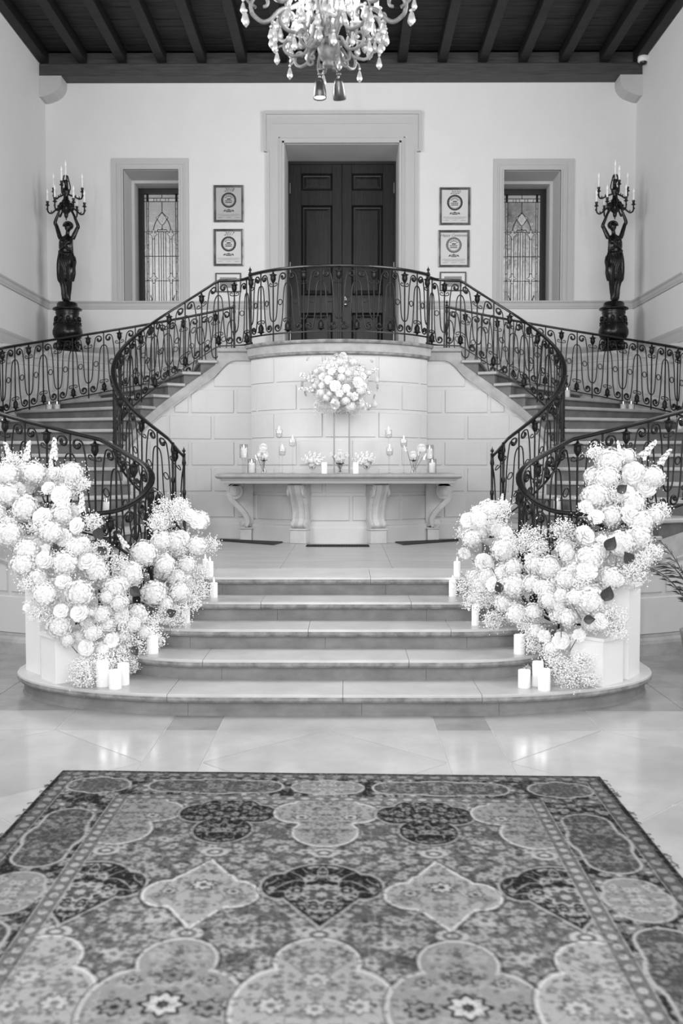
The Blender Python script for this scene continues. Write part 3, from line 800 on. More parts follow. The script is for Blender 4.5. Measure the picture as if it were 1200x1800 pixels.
def railing(name, label, path, s, H, u0, u1, first_up=True, group='wrought iron railings', newels=(), foot=0.05, skip=()):
    base = path.at(path.L / 2)
    t = thing(name, (base.x, base.y, base.z - H - 0.1), label, 'railing', group)
    def W(u, v):
        p = path.at(u); return (p.x, p.y, p.z - 0.035 - H + v)
    n = max(2, int(path.L / 0.06)); us = [path.L * i / n for i in range(n + 1)]
    def profile(pr, dz, nm, m):
        rows = []
        for i, u in enumerate(us):
            p = path.at(u); a = path.at(max(0, u - 0.03)); c = path.at(min(path.L, u + 0.03))
            d = Vector((c.x - a.x, c.y - a.y, 0)).normalized(); nn = Vector((-d.y, d.x, 0))
            rows.append([tuple(p + nn * o + Vector((0, 0, z + dz))) for o, z in pr])
        b = MB(); b.strips(rows, True); k = len(pr); o = len(b.v)
        b.f.append(tuple(range(k))); b.f.append(tuple(range(o - 1, o - k - 1, -1)))
        b.build(nm, m, t, smooth=False)
    profile([(-.018, -.034), (.018, -.034), (.03, -.022), (.031, -.008), (.02, 0), (-.02, 0), (-.031, -.008), (-.03, -.022)], 0.0, 'handrail', 'rail_top')
    profile([(-.012, -.008), (.012, -.008), (.012, .008), (-.012, .008)], -0.035 - H, 'bottom_rail', 'iron')
    np_ = int(round((u1 - u0) / s)); sp_ = (u1 - u0) / np_
    hp, rr = hairpin(sp_, H)
    for i in range(np_ + 1):
        u = u0 + i * sp_; up = (i % 2 == 0) == first_up
        p = path.at(u)
        b = MB().tube([W(u, -foot if up else 0), W(u, H)], 0.0095, 6); b.build('post', 'iron', t)
        # hairpin bar with scrolls, cut at the ends of the run
        pts = [(du, v if up else H - v) for du, v in hp]
        idx = [j for j, q in enumerate(pts) if -0.01 <= u + q[0] <= path.L + 0.01]
        if len(idx) > 8:
            P = [W(u + pts[j][0], pts[j][1]) for j in range(idx[0], idx[-1] + 1)]
            MB().tube(P, rr[idx[0]:idx[-1] + 1], 6).build('scroll_bar', 'iron', t, smooth=True)
        # tulip with its little scrolled collar
        sgn = 1 if up else -1
        c = W(u, H - 0.145 if up else 0.145)
        q = MB()
        n8 = 12
        rows = []
        for r, z in TULIP:
            rows.append([(c[0] + r * (1 + 0.22 * math.cos(4 * 2 * PI * k / n8)) * math.cos(2 * PI * k / n8), c[1] + r * (1 + 0.22 * math.cos(4 * 2 * PI * k / n8)) * math.sin(2 * PI * k / n8), c[2] + sgn * z) for k in range(n8)])
        q.strips(rows, True); q.build('tulip', 'iron', t, smooth=True)
        cw = 0.062; v0 = (H - 0.16 if up else 0.16)
        cur = []
        for s_ in (-1, 1):
            half = [(0, 0)] + [(s_ * a, c2) for a, c2 in [(.015, -.012), (.03, -.012)]] + [(s_ * (cw * .72 + .018 * math.cos(w)), .010 + .018 * math.sin(w) * 1.0) for w in [-PI / 2 + PI * 1.5 * k / 8 for k in range(9)]]
            cur.append(half)
        full = list(reversed(cur[0])) + cur[1][1:]
        MB().tube([W(u + a, v0 - sgn * 0.01 + sgn * c2) for a, c2 in full], 0.0062, 5).build('collar_scroll', 'iron', t, smooth=True)
        if i < np_:
            um = u + sp_ / 2; rg = 0.135 * sp_
            MB().tube([W(um + rg * math.cos(w), H / 2 + rg * 1.12 * math.sin(w)) for w in [2 * PI * k / 14 for k in range(14)]], 0.0062, 5, True).build('ring', 'iron', t, smooth=True)
    for (u, zb, fin) in newels:
        p = path.at(u); zt = p.z
        b = MB().lathe([(0.030, zb - zt), (0.030, zb - zt + 0.03), (0.018, zb - zt + 0.05), (0.015, -0.45), (0.022, -0.43), (0.022, -0.40), (0.014, -0.38), (0.015, -0.12), (0.024, -0.09), (0.018, -0.05), (0.018, -0.0)], (p.x, p.y, p.z), 10)
        b.build('newel_post', 'iron', t, smooth=True)
        if fin:
            MB().lathe([(0.012, 0), (0.022, 0.006), (0.022, 0.014), (0.010, 0.022), (0.010, 0.034), (0.020, 0.042), (0.018, 0.056), (0.005, 0.075), (0.002, 0.095)], (p.x, p.y, p.z), 10).build('finial', 'iron', t, smooth=True)
    return t
def zrail(th): return 1.86 + 2.31 * th / PI
for sx, nm in ((-1, 'left'), (1, 'right')):
    C = lambda r, th, z: (sx * (CXS + r * math.sin(th)), CYS - r * math.cos(th), z)
    # inner rail: newel near the flowers -> round the niche -> balcony corner
    pts = [(sx * 1.70, CYS - 1.10, 1.845), (sx * 1.71, CYS - 1.10, 1.85)] + [C(1.10, PI * i / 60, zrail(PI * i / 60)) for i in range(5, 61)] + [(sx * 1.42, CYS + 1.09, 4.175), (sx * 1.25, CYS + 1.03, 4.175), (sx * 1.14, CYS + 0.86, 4.175)]
    p = RailPath(pts)
    railing('stair_railing', 'scrolled black iron railing on the inner curve of the %s staircase' % nm, p, 0.215, 0.83, 0.10, p.L - 0.12, True, newels=((0.0, Z_P + RISE, True), (0.13, Z_P + RISE, False)))
    # outer rail: newel among the flowers, turn, sweep round the stair to the back wall
    pre = [(sx * 2.06, 7.87, 1.365), (sx * 1.9, 7.86, 1.365), (sx * 1.72, 7.93, 1.39), (sx * 1.58, 8.12, 1.49), (sx * 1.54, 8.34, 1.62), (sx * 1.63, 8.56, 1.735), (sx * 1.86, 8.78, 1.855), C(3.20, 0.16, zrail(0.16))]
    pre = [tuple(q) for q in catmull(pre, 6)]
    pts = pre + [C(3.20, 0.16 + (PI - 0.16) * i / 110, zrail(0.16 + (PI - 0.16) * i / 110)) for i in range(1, 111)]
    pts = [(math.copysign(min(abs(q[0]), HW - 0.03 if q[1] > 13.22 else 9), q[0]), q[1], q[2]) for q in pts]      # clears the corner of the side wall
    p = RailPath(pts)
    lo = 0.28
    railing('stair_railing', 'long scrolled black iron railing sweeping along the outer edge of the %s staircase' % nm, p, 0.243, 0.86, lo, p.L - 0.06, True, newels=((lo - 0.08, 0.465, False), (p.L - 0.02, Z_L, True)))
# balcony railing
RB = BR + 0.02
pts = [(RB * math.sin(a), BYC - RB * math.cos(a), 4.175) for a in [BHALF * 0.985 * (-1 + 2 * i / 50) for i in range(51)]]
p = RailPath(pts)
railing('balcony_railing', 'bowed scrolled black iron railing of the balcony in front of the double doors', p, 0.225, 0.77, 0.02, p.L - 0.02, True, newels=((0.0, Z_L, True), (p.L, Z_L, True)), foot=0.1)

# ------------------------------------------------------------------ console table
TX0 = inv(379, 833, 11.9)[0]; TX1 = inv(811, 833, 11.9)[0]
TZ = inv(600, 832.5, 11.85)[1]
TY = 11.85
tab = thing('console_table', (0, 12.1, Z_P), 'grey stone console table on four scrolled brackets against the bowed wall', 'table')
def top_poly(o):
    arc = [((BR + 0.02) * math.sin(a), BYC - (BR + 0.02) * math.cos(a)) for a in [BHALF * (1 - 2 * i / 30) for i in range(31)]]
    return [(TX0 - o, TY - o), (TX1 + o, TY - o), (TX1 + o, 13.12), (1.16, 13.12)] + arc + [(-1.16, 13.12), (TX0 - o, 13.12)]
def layers(lay, nm, m):
    rows = [[(q[0], q[1], z) for q in top_poly(o)] for z, o in lay]
    b = MB(); b.strips(rows, True); n = len(rows[0]); b.f.append(tuple(range(n - 1, -1, -1))); b.f.append(tuple(range((len(rows) - 1) * n, len(rows) * n)))
    b.build(nm, m, tab)
mat('table_stone', 0.27, 0.5, noise=0.05, nscale=6, bump=0.08, bscale=60)
layers([(TZ - 0.062, -0.03), (TZ - 0.055, -0.008), (TZ - 0.035, 0.004), (TZ - 0.015, 0.0), (TZ, -0.018)], 'table_top', 'table_stone')
layers([(TZ - 0.122, -0.09), (TZ - 0.118, -0.075), (TZ - 0.085, -0.065), (TZ - 0.078, -0.05), (TZ - 0.062, -0.045)], 'under_moulding', 'trim_paint')
ZU = TZ - 0.122
mat('bracket_stone', 0.50, 0.75, noise=0.06, nscale=7, bump=0.08, bscale=50)
def s_ribbon(pts, w0, w1):
    """thick 2D ribbon polygon around a centre line"""
    P = catmull([(a, c, 0) for a, c in pts], 8); n = len(P); L, Rr = [], []
    for i, q in enumerate(P):
        d = (P[min(i + 1, n - 1)] - P[max(i - 1, 0)]).normalized(); nn = Vector((-d.y, d.x, 0)); w = (w0 + (w1 - w0) * i / (n - 1)) / 2
        L.append((q + nn * w)[:2]); Rr.append((q - nn * w)[:2])
    return L, Rr
# the two side brackets, seen in profile
zpx = lambda py: inv(600, py, 12.85)[1]
def bx_(zx): return inv(370 + zx / 5.217, 880, 12.85)[0]
zy = lambda q: inv(600, 740 + q / 5.217, 12.85)[1]
for sx in (-1, 1):
    br = None
    def X(zx): return (bx_(zx) + 0.012) * (1 if sx < 0 else -1) + (0.0 if sx < 0 else 0.01)
    y0, y1 = 12.72, 13.0
    b = MB()
    # base block
    b.bbox(min(X(268), X(375)), max(X(268), X(375)), y0, y1 + .1, Z_P, zy(985), 0.006)
    b.bbox(min(X(264), X(384)), max(X(264), X(384)), y0 - 0.01, y1 + .1, zy(985), zy(972), 0.004)
    base = b.build('bracket_base', 'bracket_stone', tab)
    # slab behind the scroll, up to the bowed wall
    MB().prism_xz([(X(300), zy(960)), (X(388), zy(960)), (X(388), ZU), (X(215), ZU), (X(205), zy(705)), (X(290), zy(800))], y0 + 0.06, y1 + .1).build('bracket_web', 'bracket_stone', tab)
    pts = [(X(172), zy(655)), (X(190), zy(715)), (X(240), zy(770)), (X(295), zy(825)), (X(330), zy(880)), (X(337), zy(925)), (X(318), zy(960))]
    La, Ra = s_ribbon(pts, 0.075, 0.06)
    q = MB(); q.strips([[(a[0], y1, a[1]) for a in La], [(a[0], y0, a[1]) for a in La], [(a[0] * .8 + c[0] * .2, y0 - 0.008, a[1] * .8 + c[1] * .2) for a, c in zip(La, Ra)], [(a[0] * .2 + c[0] * .8, y0 - 0.008, a[1] * .2 + c[1] * .8) for a, c in zip(La, Ra)], [(a[0], y0, a[1]) for a in Ra], [(a[0], y1, a[1]) for a in Ra]]); q.build('bracket_scroll', 'bracket_stone', tab)
    for cxz, czz, r in ((X(225), zy(640), 0.106), (X(298), zy(935), 0.055)):
        q = MB()
        for rr_, dy in ((r, 0.0), (r * .55, -0.014), (r * .28, -0.028)):
            q.prism_xz([(cxz + rr_ * math.cos(2 * PI * k / 28), czz + rr_ * math.sin(2 * PI * k / 28)) for k in range(28)], y0 + dy, y1)
        sc_ = q.build('volute', 'bracket_stone', tab)
        MB().tube([(cxz + rr_ * math.cos(w), y0 - 0.001, czz + rr_ * math.sin(w)) for w, rr_ in [(k * 0.35 * (-sx), r * (0.96 - 0.026 * k)) for k in range(26)]], 0.006, 5).build('volute_bead', 'bracket_stone', sc_)
    MB().bbox(min(X(150), X(300)), max(X(150), X(300)), y0, y1, zy(600), ZU, 0.008).build('bracket_head', 'bracket_stone', tab)
# the two front brackets, turned a little outward
for sx in (-1, 1):
    ang = sx * 0.36
    cx0, cy0 = sx * 0.435 - 0.005, BYC - math.sqrt(BR ** 2 - 0.435 ** 2)
    def T(b):   # local: x across, y outward (front negative), z
        c, s = math.cos(ang), math.sin(ang)
        b.v = [(cx0 + p[0] * c - p[1] * s, cy0 + p[0] * s + p[1] * c, p[2]) for p in b.v]; return b
    hw = 0.105
    T(MB().bbox(-hw, hw, -0.18, 0.0, Z_P, Z_P + 0.165, 0.006)).build('bracket_base', 'bracket_stone', tab)
    T(MB().bbox(-hw - .008, hw + .008, -0.19, 0.0, Z_P + 0.165, Z_P + 0.183, 0.004)).build('bracket_base', 'bracket_stone', tab)
    H0 = Z_P + 0.183; Hh = ZU - H0
    # profile (out, z) of the front face
    pr = [(0.135, H0), (0.17, H0 + .03), (0.172, H0 + .065), (0.14, H0 + .095), (0.122, H0 + .12), (0.12, H0 + .19), (0.14, H0 + .27), (0.19, H0 + .36), (0.245, H0 + .45), (0.275, H0 + .53), (0.265, H0 + Hh - .03), (0.235, H0 + Hh - .003)]
    P = [(q.x, q.y) for q in catmull([(a, c, 0) for a, c in pr], 4)]
    rows = []
    for o, z in P:
        rows.append([(-hw, 0.0, z), (-hw, -o + 0.035, z), (-hw + 0.012, -o, z), (-hw + 0.03, -o, z), (-hw + 0.045, -o + 0.018, z), (0, -o - 0.006, z), (hw - 0.045, -o + 0.018, z), (hw - 0.03, -o, z), (hw - 0.012, -o, z), (hw, -o + 0.035, z), (hw, 0.0, z)])
    b = MB(); b.strips(rows); T(b).build('bracket_scroll', 'bracket_stone', tab)
    for s2 in (-1, 1):
        q = MB()
        for rr_, dd in ((0.075, 0.006), (0.045, 0.012), (0.02, 0.018)):
            xe = s2 * (hw + dd); xa, xb_ = sorted((0.0 * s2, xe))
            n = 20; ring = [(-0.185 + rr_ * math.cos(2 * PI * k / n), H0 + Hh - 0.10 + rr_ * math.sin(2 * PI * k / n)) for k in range(n)]
            q.strips([[(s2 * hw * .8, a, z) for a, z in ring], [(xe, a, z) for a, z in ring], [(xe, -0.185, H0 + Hh - 0.10)] * n], True) if False else q.strips([[(s2 * hw * .8, a, z) for a, z in ring], [(xe, a, z) for a, z in ring], [(xe, -0.185 + (a + 0.185) * .05, H0 + Hh - 0.10 + (z - H0 - Hh + 0.10) * .05) for a, z in ring]], True)
        T(q).build('volute', 'bracket_stone', tab)
# floor grilles by the wall
def grille(label, corners):
    """corners: near-left, near-right, far-right, far-left plan points"""
    a, c, d, e = [Vector((*q, 0)) for q in corners]
    g = thing('floor_grille', ((a.x + d.x) / 2, (a.y + d.y) / 2, Z_P), label, 'floor grille', 'dark floor grilles')
    MB().prism([a[:2], c[:2], d[:2], e[:2]], Z_P, Z_P + 0.003).build('grille_plate', 'black_plastic', g)
    n = max(10, int((c - a).length / 0.03))
    sh = None
    for i in range(n + 1):
        t = i / n; p, q = a.lerp(c, t), e.lerp(d, t)
        MB().tube([(p.x, p.y, Z_P + 0.006), (q.x, q.y, Z_P + 0.006)], 0.006, 4).build('slat', 'grille', g)
    for p, q in ((a, c), (e, d)): MB().tube([(p.x, p.y, Z_P + 0.007), (q.x, q.y, Z_P + 0.007)], 0.009, 4).build('frame_bar', 'grille', g)
grille('dark iron floor grille before the table centre', [(-0.38, 11.70), (0.36, 11.70), (0.36, 11.86), (-0.38, 11.86)])
grille('dark iron floor grille left of the table brackets', [(-1.51, 12.60), (-0.78, 11.95), (-0.70, 12.32), (-1.53, 12.80)])
grille('dark iron floor grille right of the table brackets', [(0.78, 11.95), (1.51, 12.60), (1.53, 12.80), (0.70, 12.32)])
# ------------------------------------------------------------------ bronze candelabra statues
def remesh(mb, name, voxel, smooth_it=4):
    me = mb.mesh('tmp'); o = bpy.data.objects.new('tmp', me); COL.objects.link(o)
    r = o.modifiers.new('r', 'REMESH'); r.mode = 'VOXEL'; r.voxel_size = voxel; r.use_smooth_shade = True
    s = o.modifiers.new('s', 'SMOOTH'); s.iterations = smooth_it; s.factor = 0.5
    dg = bpy.context.evaluated_depsgraph_get()
    out = bpy.data.meshes.new_from_object(o.evaluated_get(dg)); out.name = name
    bpy.data.objects.remove(o); bpy.data.meshes.remove(me)
    return out
# figure drawn in the zoomed photograph's units: u right, h up from the feet; one unit 1.8 mm
def figure_mesh():
    b = MB(); K = 0.0018
    def loft(rows, n=28, fold=None):
        R = []
        for (cu, h, ru, rd, cd, fa) in rows:
            r = []
            for k in range(n):
                a = 2 * PI * k / n
                m = 1 + fa * math.sin(9 * a + h * 0.012) + 0.6 * fa * math.sin(5 * a + 1.3 - h * 0.02)
                r.append(((cu + ru * m * math.cos(a)) * K, (cd + rd * m * math.sin(a)) * K, h * K))
            R.append(r)
        o = len(b.v); b.strips(R, True); k = len(rows)
        b.f.append(tuple(range(o + n - 1, o - 1, -1))); b.f.append(tuple(range(o + (k - 1) * n, o + k * n)))
    def limb(pts, rad):
        P = catmull([(p[0] * K, p[1] * K, p[2] * K) for p in pts], 4); n = len(P); m = len(rad) - 1
        rr = [rad[min(m, int(i / 4))] + (rad[min(m, int(i / 4) + 1)] - rad[min(m, int(i / 4))]) * ((i / 4) % 1) for i in range(n)]
        b.tube(P, [q * K for q in rr], 10)
    # u measured from the axis of the pedestal; h = 1275 - zoom y
    # dress and torso in one loft (centre u, h, half width, half depth, centre depth, fold depth)
    loft([(-8, 10, 34, 30, 0, .10), (-12, 60, 36, 32, 4, .14), (-14, 110, 38, 34, 6, .14), (-14, 165, 46, 40, 4, .14),
          (-2, 178, 54, 46, 0, .10), (4, 250, 62, 52, 0, .08), (12, 325, 68, 54, 0, .06), (10, 365, 62, 50, 0, .05), (4, 395, 46, 40, -2, .05), (0, 415, 52, 42, -2, .08), (-4, 440, 56, 46, -4, .06),
          (-4, 475, 58, 46, -6, .03), (0, 510, 54, 38, -2, .02), (4, 530, 36, 26, 0, 0), (8, 545, 17, 16, 0, 0), (12, 575, 15, 15, 0, 0)])
    # bust
    for s in (-1, 1): b.sphere(((-3 + s * 27) * K, -38 * K, 478 * K), 21 * K, 10, 8)
    # bent leg showing through the dress and lower leg
    limb([(25, -10, 340), (40, -40, 260), (34, -42, 190), (24, -18, 100), (14, -6, 20), (12, -20, 6)], [40, 34, 25, 19, 13, 12])
    limb([(-20, 0, 330), (-20, -14, 200), (-16, -4, 100), (-14, 0, 20), (-20, -28, 6)], [38, 28, 18, 13, 12])
    for u in (12, -18): b.sphere((u * K, -24 * K, 8 * K), 13 * K, 8, 6, (1, 2.0, .7))
    # hanging drapery at one side and sash knot
    limb([(-52, -8, 400), (-60, -14, 330), (-66, -6, 260), (-60, 0, 180), (-44, 4, 150)], [14, 18, 18, 20, 8])
    limb([(52, -10, 400), (58, -8, 330), (58, 0, 230), (46, 4, 165)], [8, 12, 16, 10])
    for i in range(5):
        u = -50 + i * 22; limb([(u, -44, 392), (u * .9 + 6, -58, 330), (u * .6 + 18, -54, 250), (u * .5 + 12, -48, 180)], [5, 8, 8, 4])
    limb([(-60, -20, 405), (-20, -52, 385), (20, -52, 378), (56, -24, 398)], [8, 12, 12, 9])
    limb([(-40, -32, 510), (-10, -52, 450), (30, -52, 420), (54, -24, 405)], [5, 8, 8, 7])
    limb([(44, -30, 512), (20, -52, 470), (-20, -50, 430), (-56, -24, 408)], [5, 8, 7, 7])
    # arms raised to the candelabrum
    limb([(-46, 0, 512), (-58, 2, 540), (-82, 4, 620), (-92, 0, 640), (-78, -6, 680), (-54, -10, 735), (-48, -12, 752)], [19, 20, 16, 15, 13, 9, 8])
    limb([(50, 0, 512), (62, 2, 540), (88, 4, 596), (98, 0, 614), (82, -6, 660), (56, -10, 728), (50, -12, 750)], [19, 20, 16, 15, 13, 9, 8])
    for s, h in ((-1, 752), (1, 750)):
        b.sphere((s * 47 * K, -14 * K, h * K), 11 * K, 8, 6, (.8, .7, 1.3))
        for f in range(4): limb([(s * (52 - f * 6), -18, h + 8), (s * (48 - f * 6), -22, h + 20), (s * (40 - f * 6), -20, h + 28)], [4, 3.6, 3])
        limb([(s * 44, -20, h), (s * 34, -24, h + 10), (s * 30, -22, h + 18)], [4.2, 3.8, 3])
    # head, hair, face
    b.sphere((15 * K, -4 * K, 606 * K), 32 * K, 14, 10, (.86, 1.0, 1.18))
    b.sphere((22 * K, 10 * K, 622 * K), 36 * K, 14, 10, (1.0, .95, .95)); b.sphere((24 * K, 40 * K, 614 * K), 20 * K, 10, 8)
    for i in range(9):
        a = PI * i / 8; b.sphere(((17 + 36 * math.cos(a)) * K, (-16 + 4 * math.sin(a)) * K, (616 + 32 * math.sin(a)) * K), 9 * K, 8, 6)
    b.sphere((12 * K, -36 * K, 602 * K), 6 * K, 8, 6, (.8, 1, 1.5)); b.sphere((12 * K, -32 * K, 586 * K), 5 * K, 8, 6, (1.5, .8, .6)); b.sphere((12 * K, -28 * K, 574 * K), 8 * K, 8, 6)
    for s in (-1, 1): b.sphere((12 * K + s * 12 * K, -31 * K, 610 * K), 4.5 * K, 8, 6, (1.4, .6, .7)); b.sphere((15 * K + s * 27 * K, 0, 604 * K), 6 * K, 8, 6, (.5, .8, 1.3))
    return remesh(b, 'figure', 0.0068, 2)
FIG = figure_mesh(); FIG.materials.append(M['bronze'])
def place(b, org, sx=1):
    b.v = [(org[0] + sx * p[0], org[1] + p[1], org[2] + p[2]) for p in b.v]; return b
def statue(sx, px, label):
    x, _ = inv(px, 600, 14.9); z0 = 3.3815; org = (x, 14.9, z0)
    t = thing('candelabra_statue', org, label, 'statue', 'bronze candelabra statues')
    K = 0.0018
    hz = lambda zy_: (1712 - zy_) * K
    # footed square base, urn pedestal, flange
    def B(b, nm, m='bronze', smooth=True, par=None): return place(b, org, -sx).build(nm, m, par or t, smooth=smooth)
    B(MB().bbox(-0.20, 0.20, -0.18, 0.18, 0, 0.05, 0.01), 'pedestal_base', smooth=False)
    B(MB().lathe([(0.19, 0.05), (0.185, 0.07), (0.15, 0.09), (0.13, 0.13), (0.14, 0.16), (0.165, 0.18), (0.15, 0.20), (0.12, hz(1600))], n=28), 'pedestal_foot')
    for i in range(8):
        a = 2 * PI * (i + .5) / 8; B(MB().tube([((0.17 + 0.03 * math.cos(w)) * math.cos(a), (0.17 + 0.03 * math.cos(w)) * math.sin(a), 0.12 + 0.045 * math.sin(w)) for w in [PI * 1.6 * k / 8 - 1 for k in range(9)]], 0.014, 6), 'foot_scroll')
    urn = B(MB().lathe([(0.12, hz(1600)), (0.15, hz(1592)), (0.195, hz(1575)), (0.218, hz(1545)), (0.218, hz(1520)), (0.20, hz(1490)), (0.195, hz(1478)), (0.185, hz(1462)), (0.17, hz(1420)), (0.165, hz(1385)), (0.175, hz(1372)), (0.168, hz(1360)), (0.182, hz(1352))], n=36), 'urn')
    for i in range(10):
        a = 2 * PI * i / 10; q = MB()
        for j in range(6):
            w = j / 5; aa = a + 0.62 * w
            q.sphere(((0.187 + 0.004 * (j % 2)) * math.cos(aa), (0.187 + 0.004 * (j % 2)) * math.sin(aa), hz(1432 + 40 * math.sin(PI * w))), 0.017, 7, 5)
        B(q, 'garland', par=urn)
        B(MB().sphere((0.178 * math.cos(a), 0.178 * math.sin(a), hz(1420)), 0.026, 7, 6, (1, 1, 1.4)), 'mask', par=urn)
    B(MB().lathe([(0.185, hz(1352)), (0.215, hz(1345)), (0.212, hz(1335)), (0.17, hz(1322)), (0.155, hz(1318)), (0.150, hz(1295)), (0.135, hz(1283)), (0.06, hz(1274))], n=32), 'plinth_disc')
    f = bpy.data.objects.new('figure', FIG); COL.objects.link(f); f.parent = t; f.location = (0, 0, hz(1276)); f.scale = (-sx, 1, 1)
    # candelabrum
    zc = lambda q: hz(q)
    B(MB().lathe([(0.004, zc(612)), (0.012, zc(604)), (0.006, zc(598)), (0.02, zc(590)), (0.03, zc(575)), (0.03, zc(560)), (0.065, zc(540)), (0.075, zc(510)), (0.06, zc(480)), (0.066, zc(460)), (0.04, zc(440)), (0.034, zc(410)), (0.06, zc(385)), (0.056, zc(365)), (0.02, zc(345)), (0.018, zc(320)), (0.032, zc(305)), (0.036, zc(292)), (0.03, zc(288))], n=20), 'candelabrum_stem')
    for i in range(8):
        a = 2 * PI * i / 8; B(MB().tube([((0.075 + 0.026 * math.cos(w)) * math.cos(a), (0.075 + 0.026 * math.cos(w)) * math.sin(a), zc(500) + 0.042 * math.sin(w)) for w in [2 * PI * k / 10 for k in range(10)]], 0.014, 5, True), 'stem_leaf')
    for i in range(5):
        a = 2 * PI * i / 5 + .4
        B(MB().tube([((0.02 + 0.045 * math.sin(PI * k / 10) + 0.01 * math.sin(7 * k)) * math.cos(a), (0.02 + 0.045 * math.sin(PI * k / 10)) * math.sin(a), zc(400) + k * 0.027) for k in range(11)], 0.0095, 5), 'stem_vine')
    def candle_arm(a, R, zs, zd, zcup, hc):
        ca, sa = math.cos(a), math.sin(a)
        prof = [(0.04, zs), (R * .35, zs - 0.012), (R * .55, (zs + zd) / 2), (R * .8, zd), (R * .98, zd + 0.025), (R, zcup)]
        P = catmull([(r * ca, r * sa, z) for r, z in prof], 5)
        ar = B(MB().tube(P, [0.0155 - 0.005 * i / len(P) for i in range(len(P))], 6), 'arm')
        for j in (6, 10, 14, 18, 21):
            q = P[j]; B(MB().tube([(q.x, q.y, q.z), (q.x + .018 * ca, q.y + .018 * sa, q.z + .022), (q.x + .006 * ca, q.y + .006 * sa, q.z + .036)], [0.010, 0.008, 0.003], 5), 'arm_leaf', par=ar)
        c0 = (R * ca, R * sa, zcup)
        B(MB().lathe([(0.008, -0.01), (0.02, 0.0), (0.034, 0.008), (0.03, 0.014), (0.014, 0.02), (0.02, 0.045), (0.024, 0.062), (0.02, 0.066)], c0, 12), 'candle_cup', par=ar)
        B(MB().lathe([(0.0135, 0.066), (0.0135, 0.066 + hc), (0.009, 0.07 + hc)], c0, 10), 'candle_tube', 'candle_tube', par=ar)
        B(MB().lathe([(0.007, 0.07 + hc), (0.014, 0.095 + hc), (0.012, 0.115 + hc), (0.004, 0.14 + hc), (0.001, 0.155 + hc)], c0, 10), 'bulb', 'bulb_off', par=ar)
    for i in range(6): candle_arm(2 * PI * i / 6 + 0.16, 0.265, zc(500), zc(560), zc(500), 0.10)
    for i in range(3): candle_arm(2 * PI * i / 3 + 0.55, 0.245, zc(400), zc(425), zc(395) + 0.05, 0.13)
    c0 = (0.0, 0.0, zc(292))
    top = B(MB().lathe([(0.02, -0.01), (0.03, 0.0), (0.016, 0.012)], c0, 12), 'candle_cup')
    B(MB().lathe([(0.0135, 0.01), (0.0135, 0.20), (0.009, 0.205)], c0, 10), 'candle_tube', 'candle_tube', par=top)
    B(MB().lathe([(0.007, 0.205), (0.014, 0.235), (0.012, 0.255), (0.004, 0.285), (0.001, 0.30)], c0, 10), 'bulb', 'bulb_off', par=top)
statue(-1, 119, 'dark bronze woman holding up a candelabrum, by the left wall')
statue(1, 1077.5, 'dark bronze woman holding up a candelabrum, by the right wall')

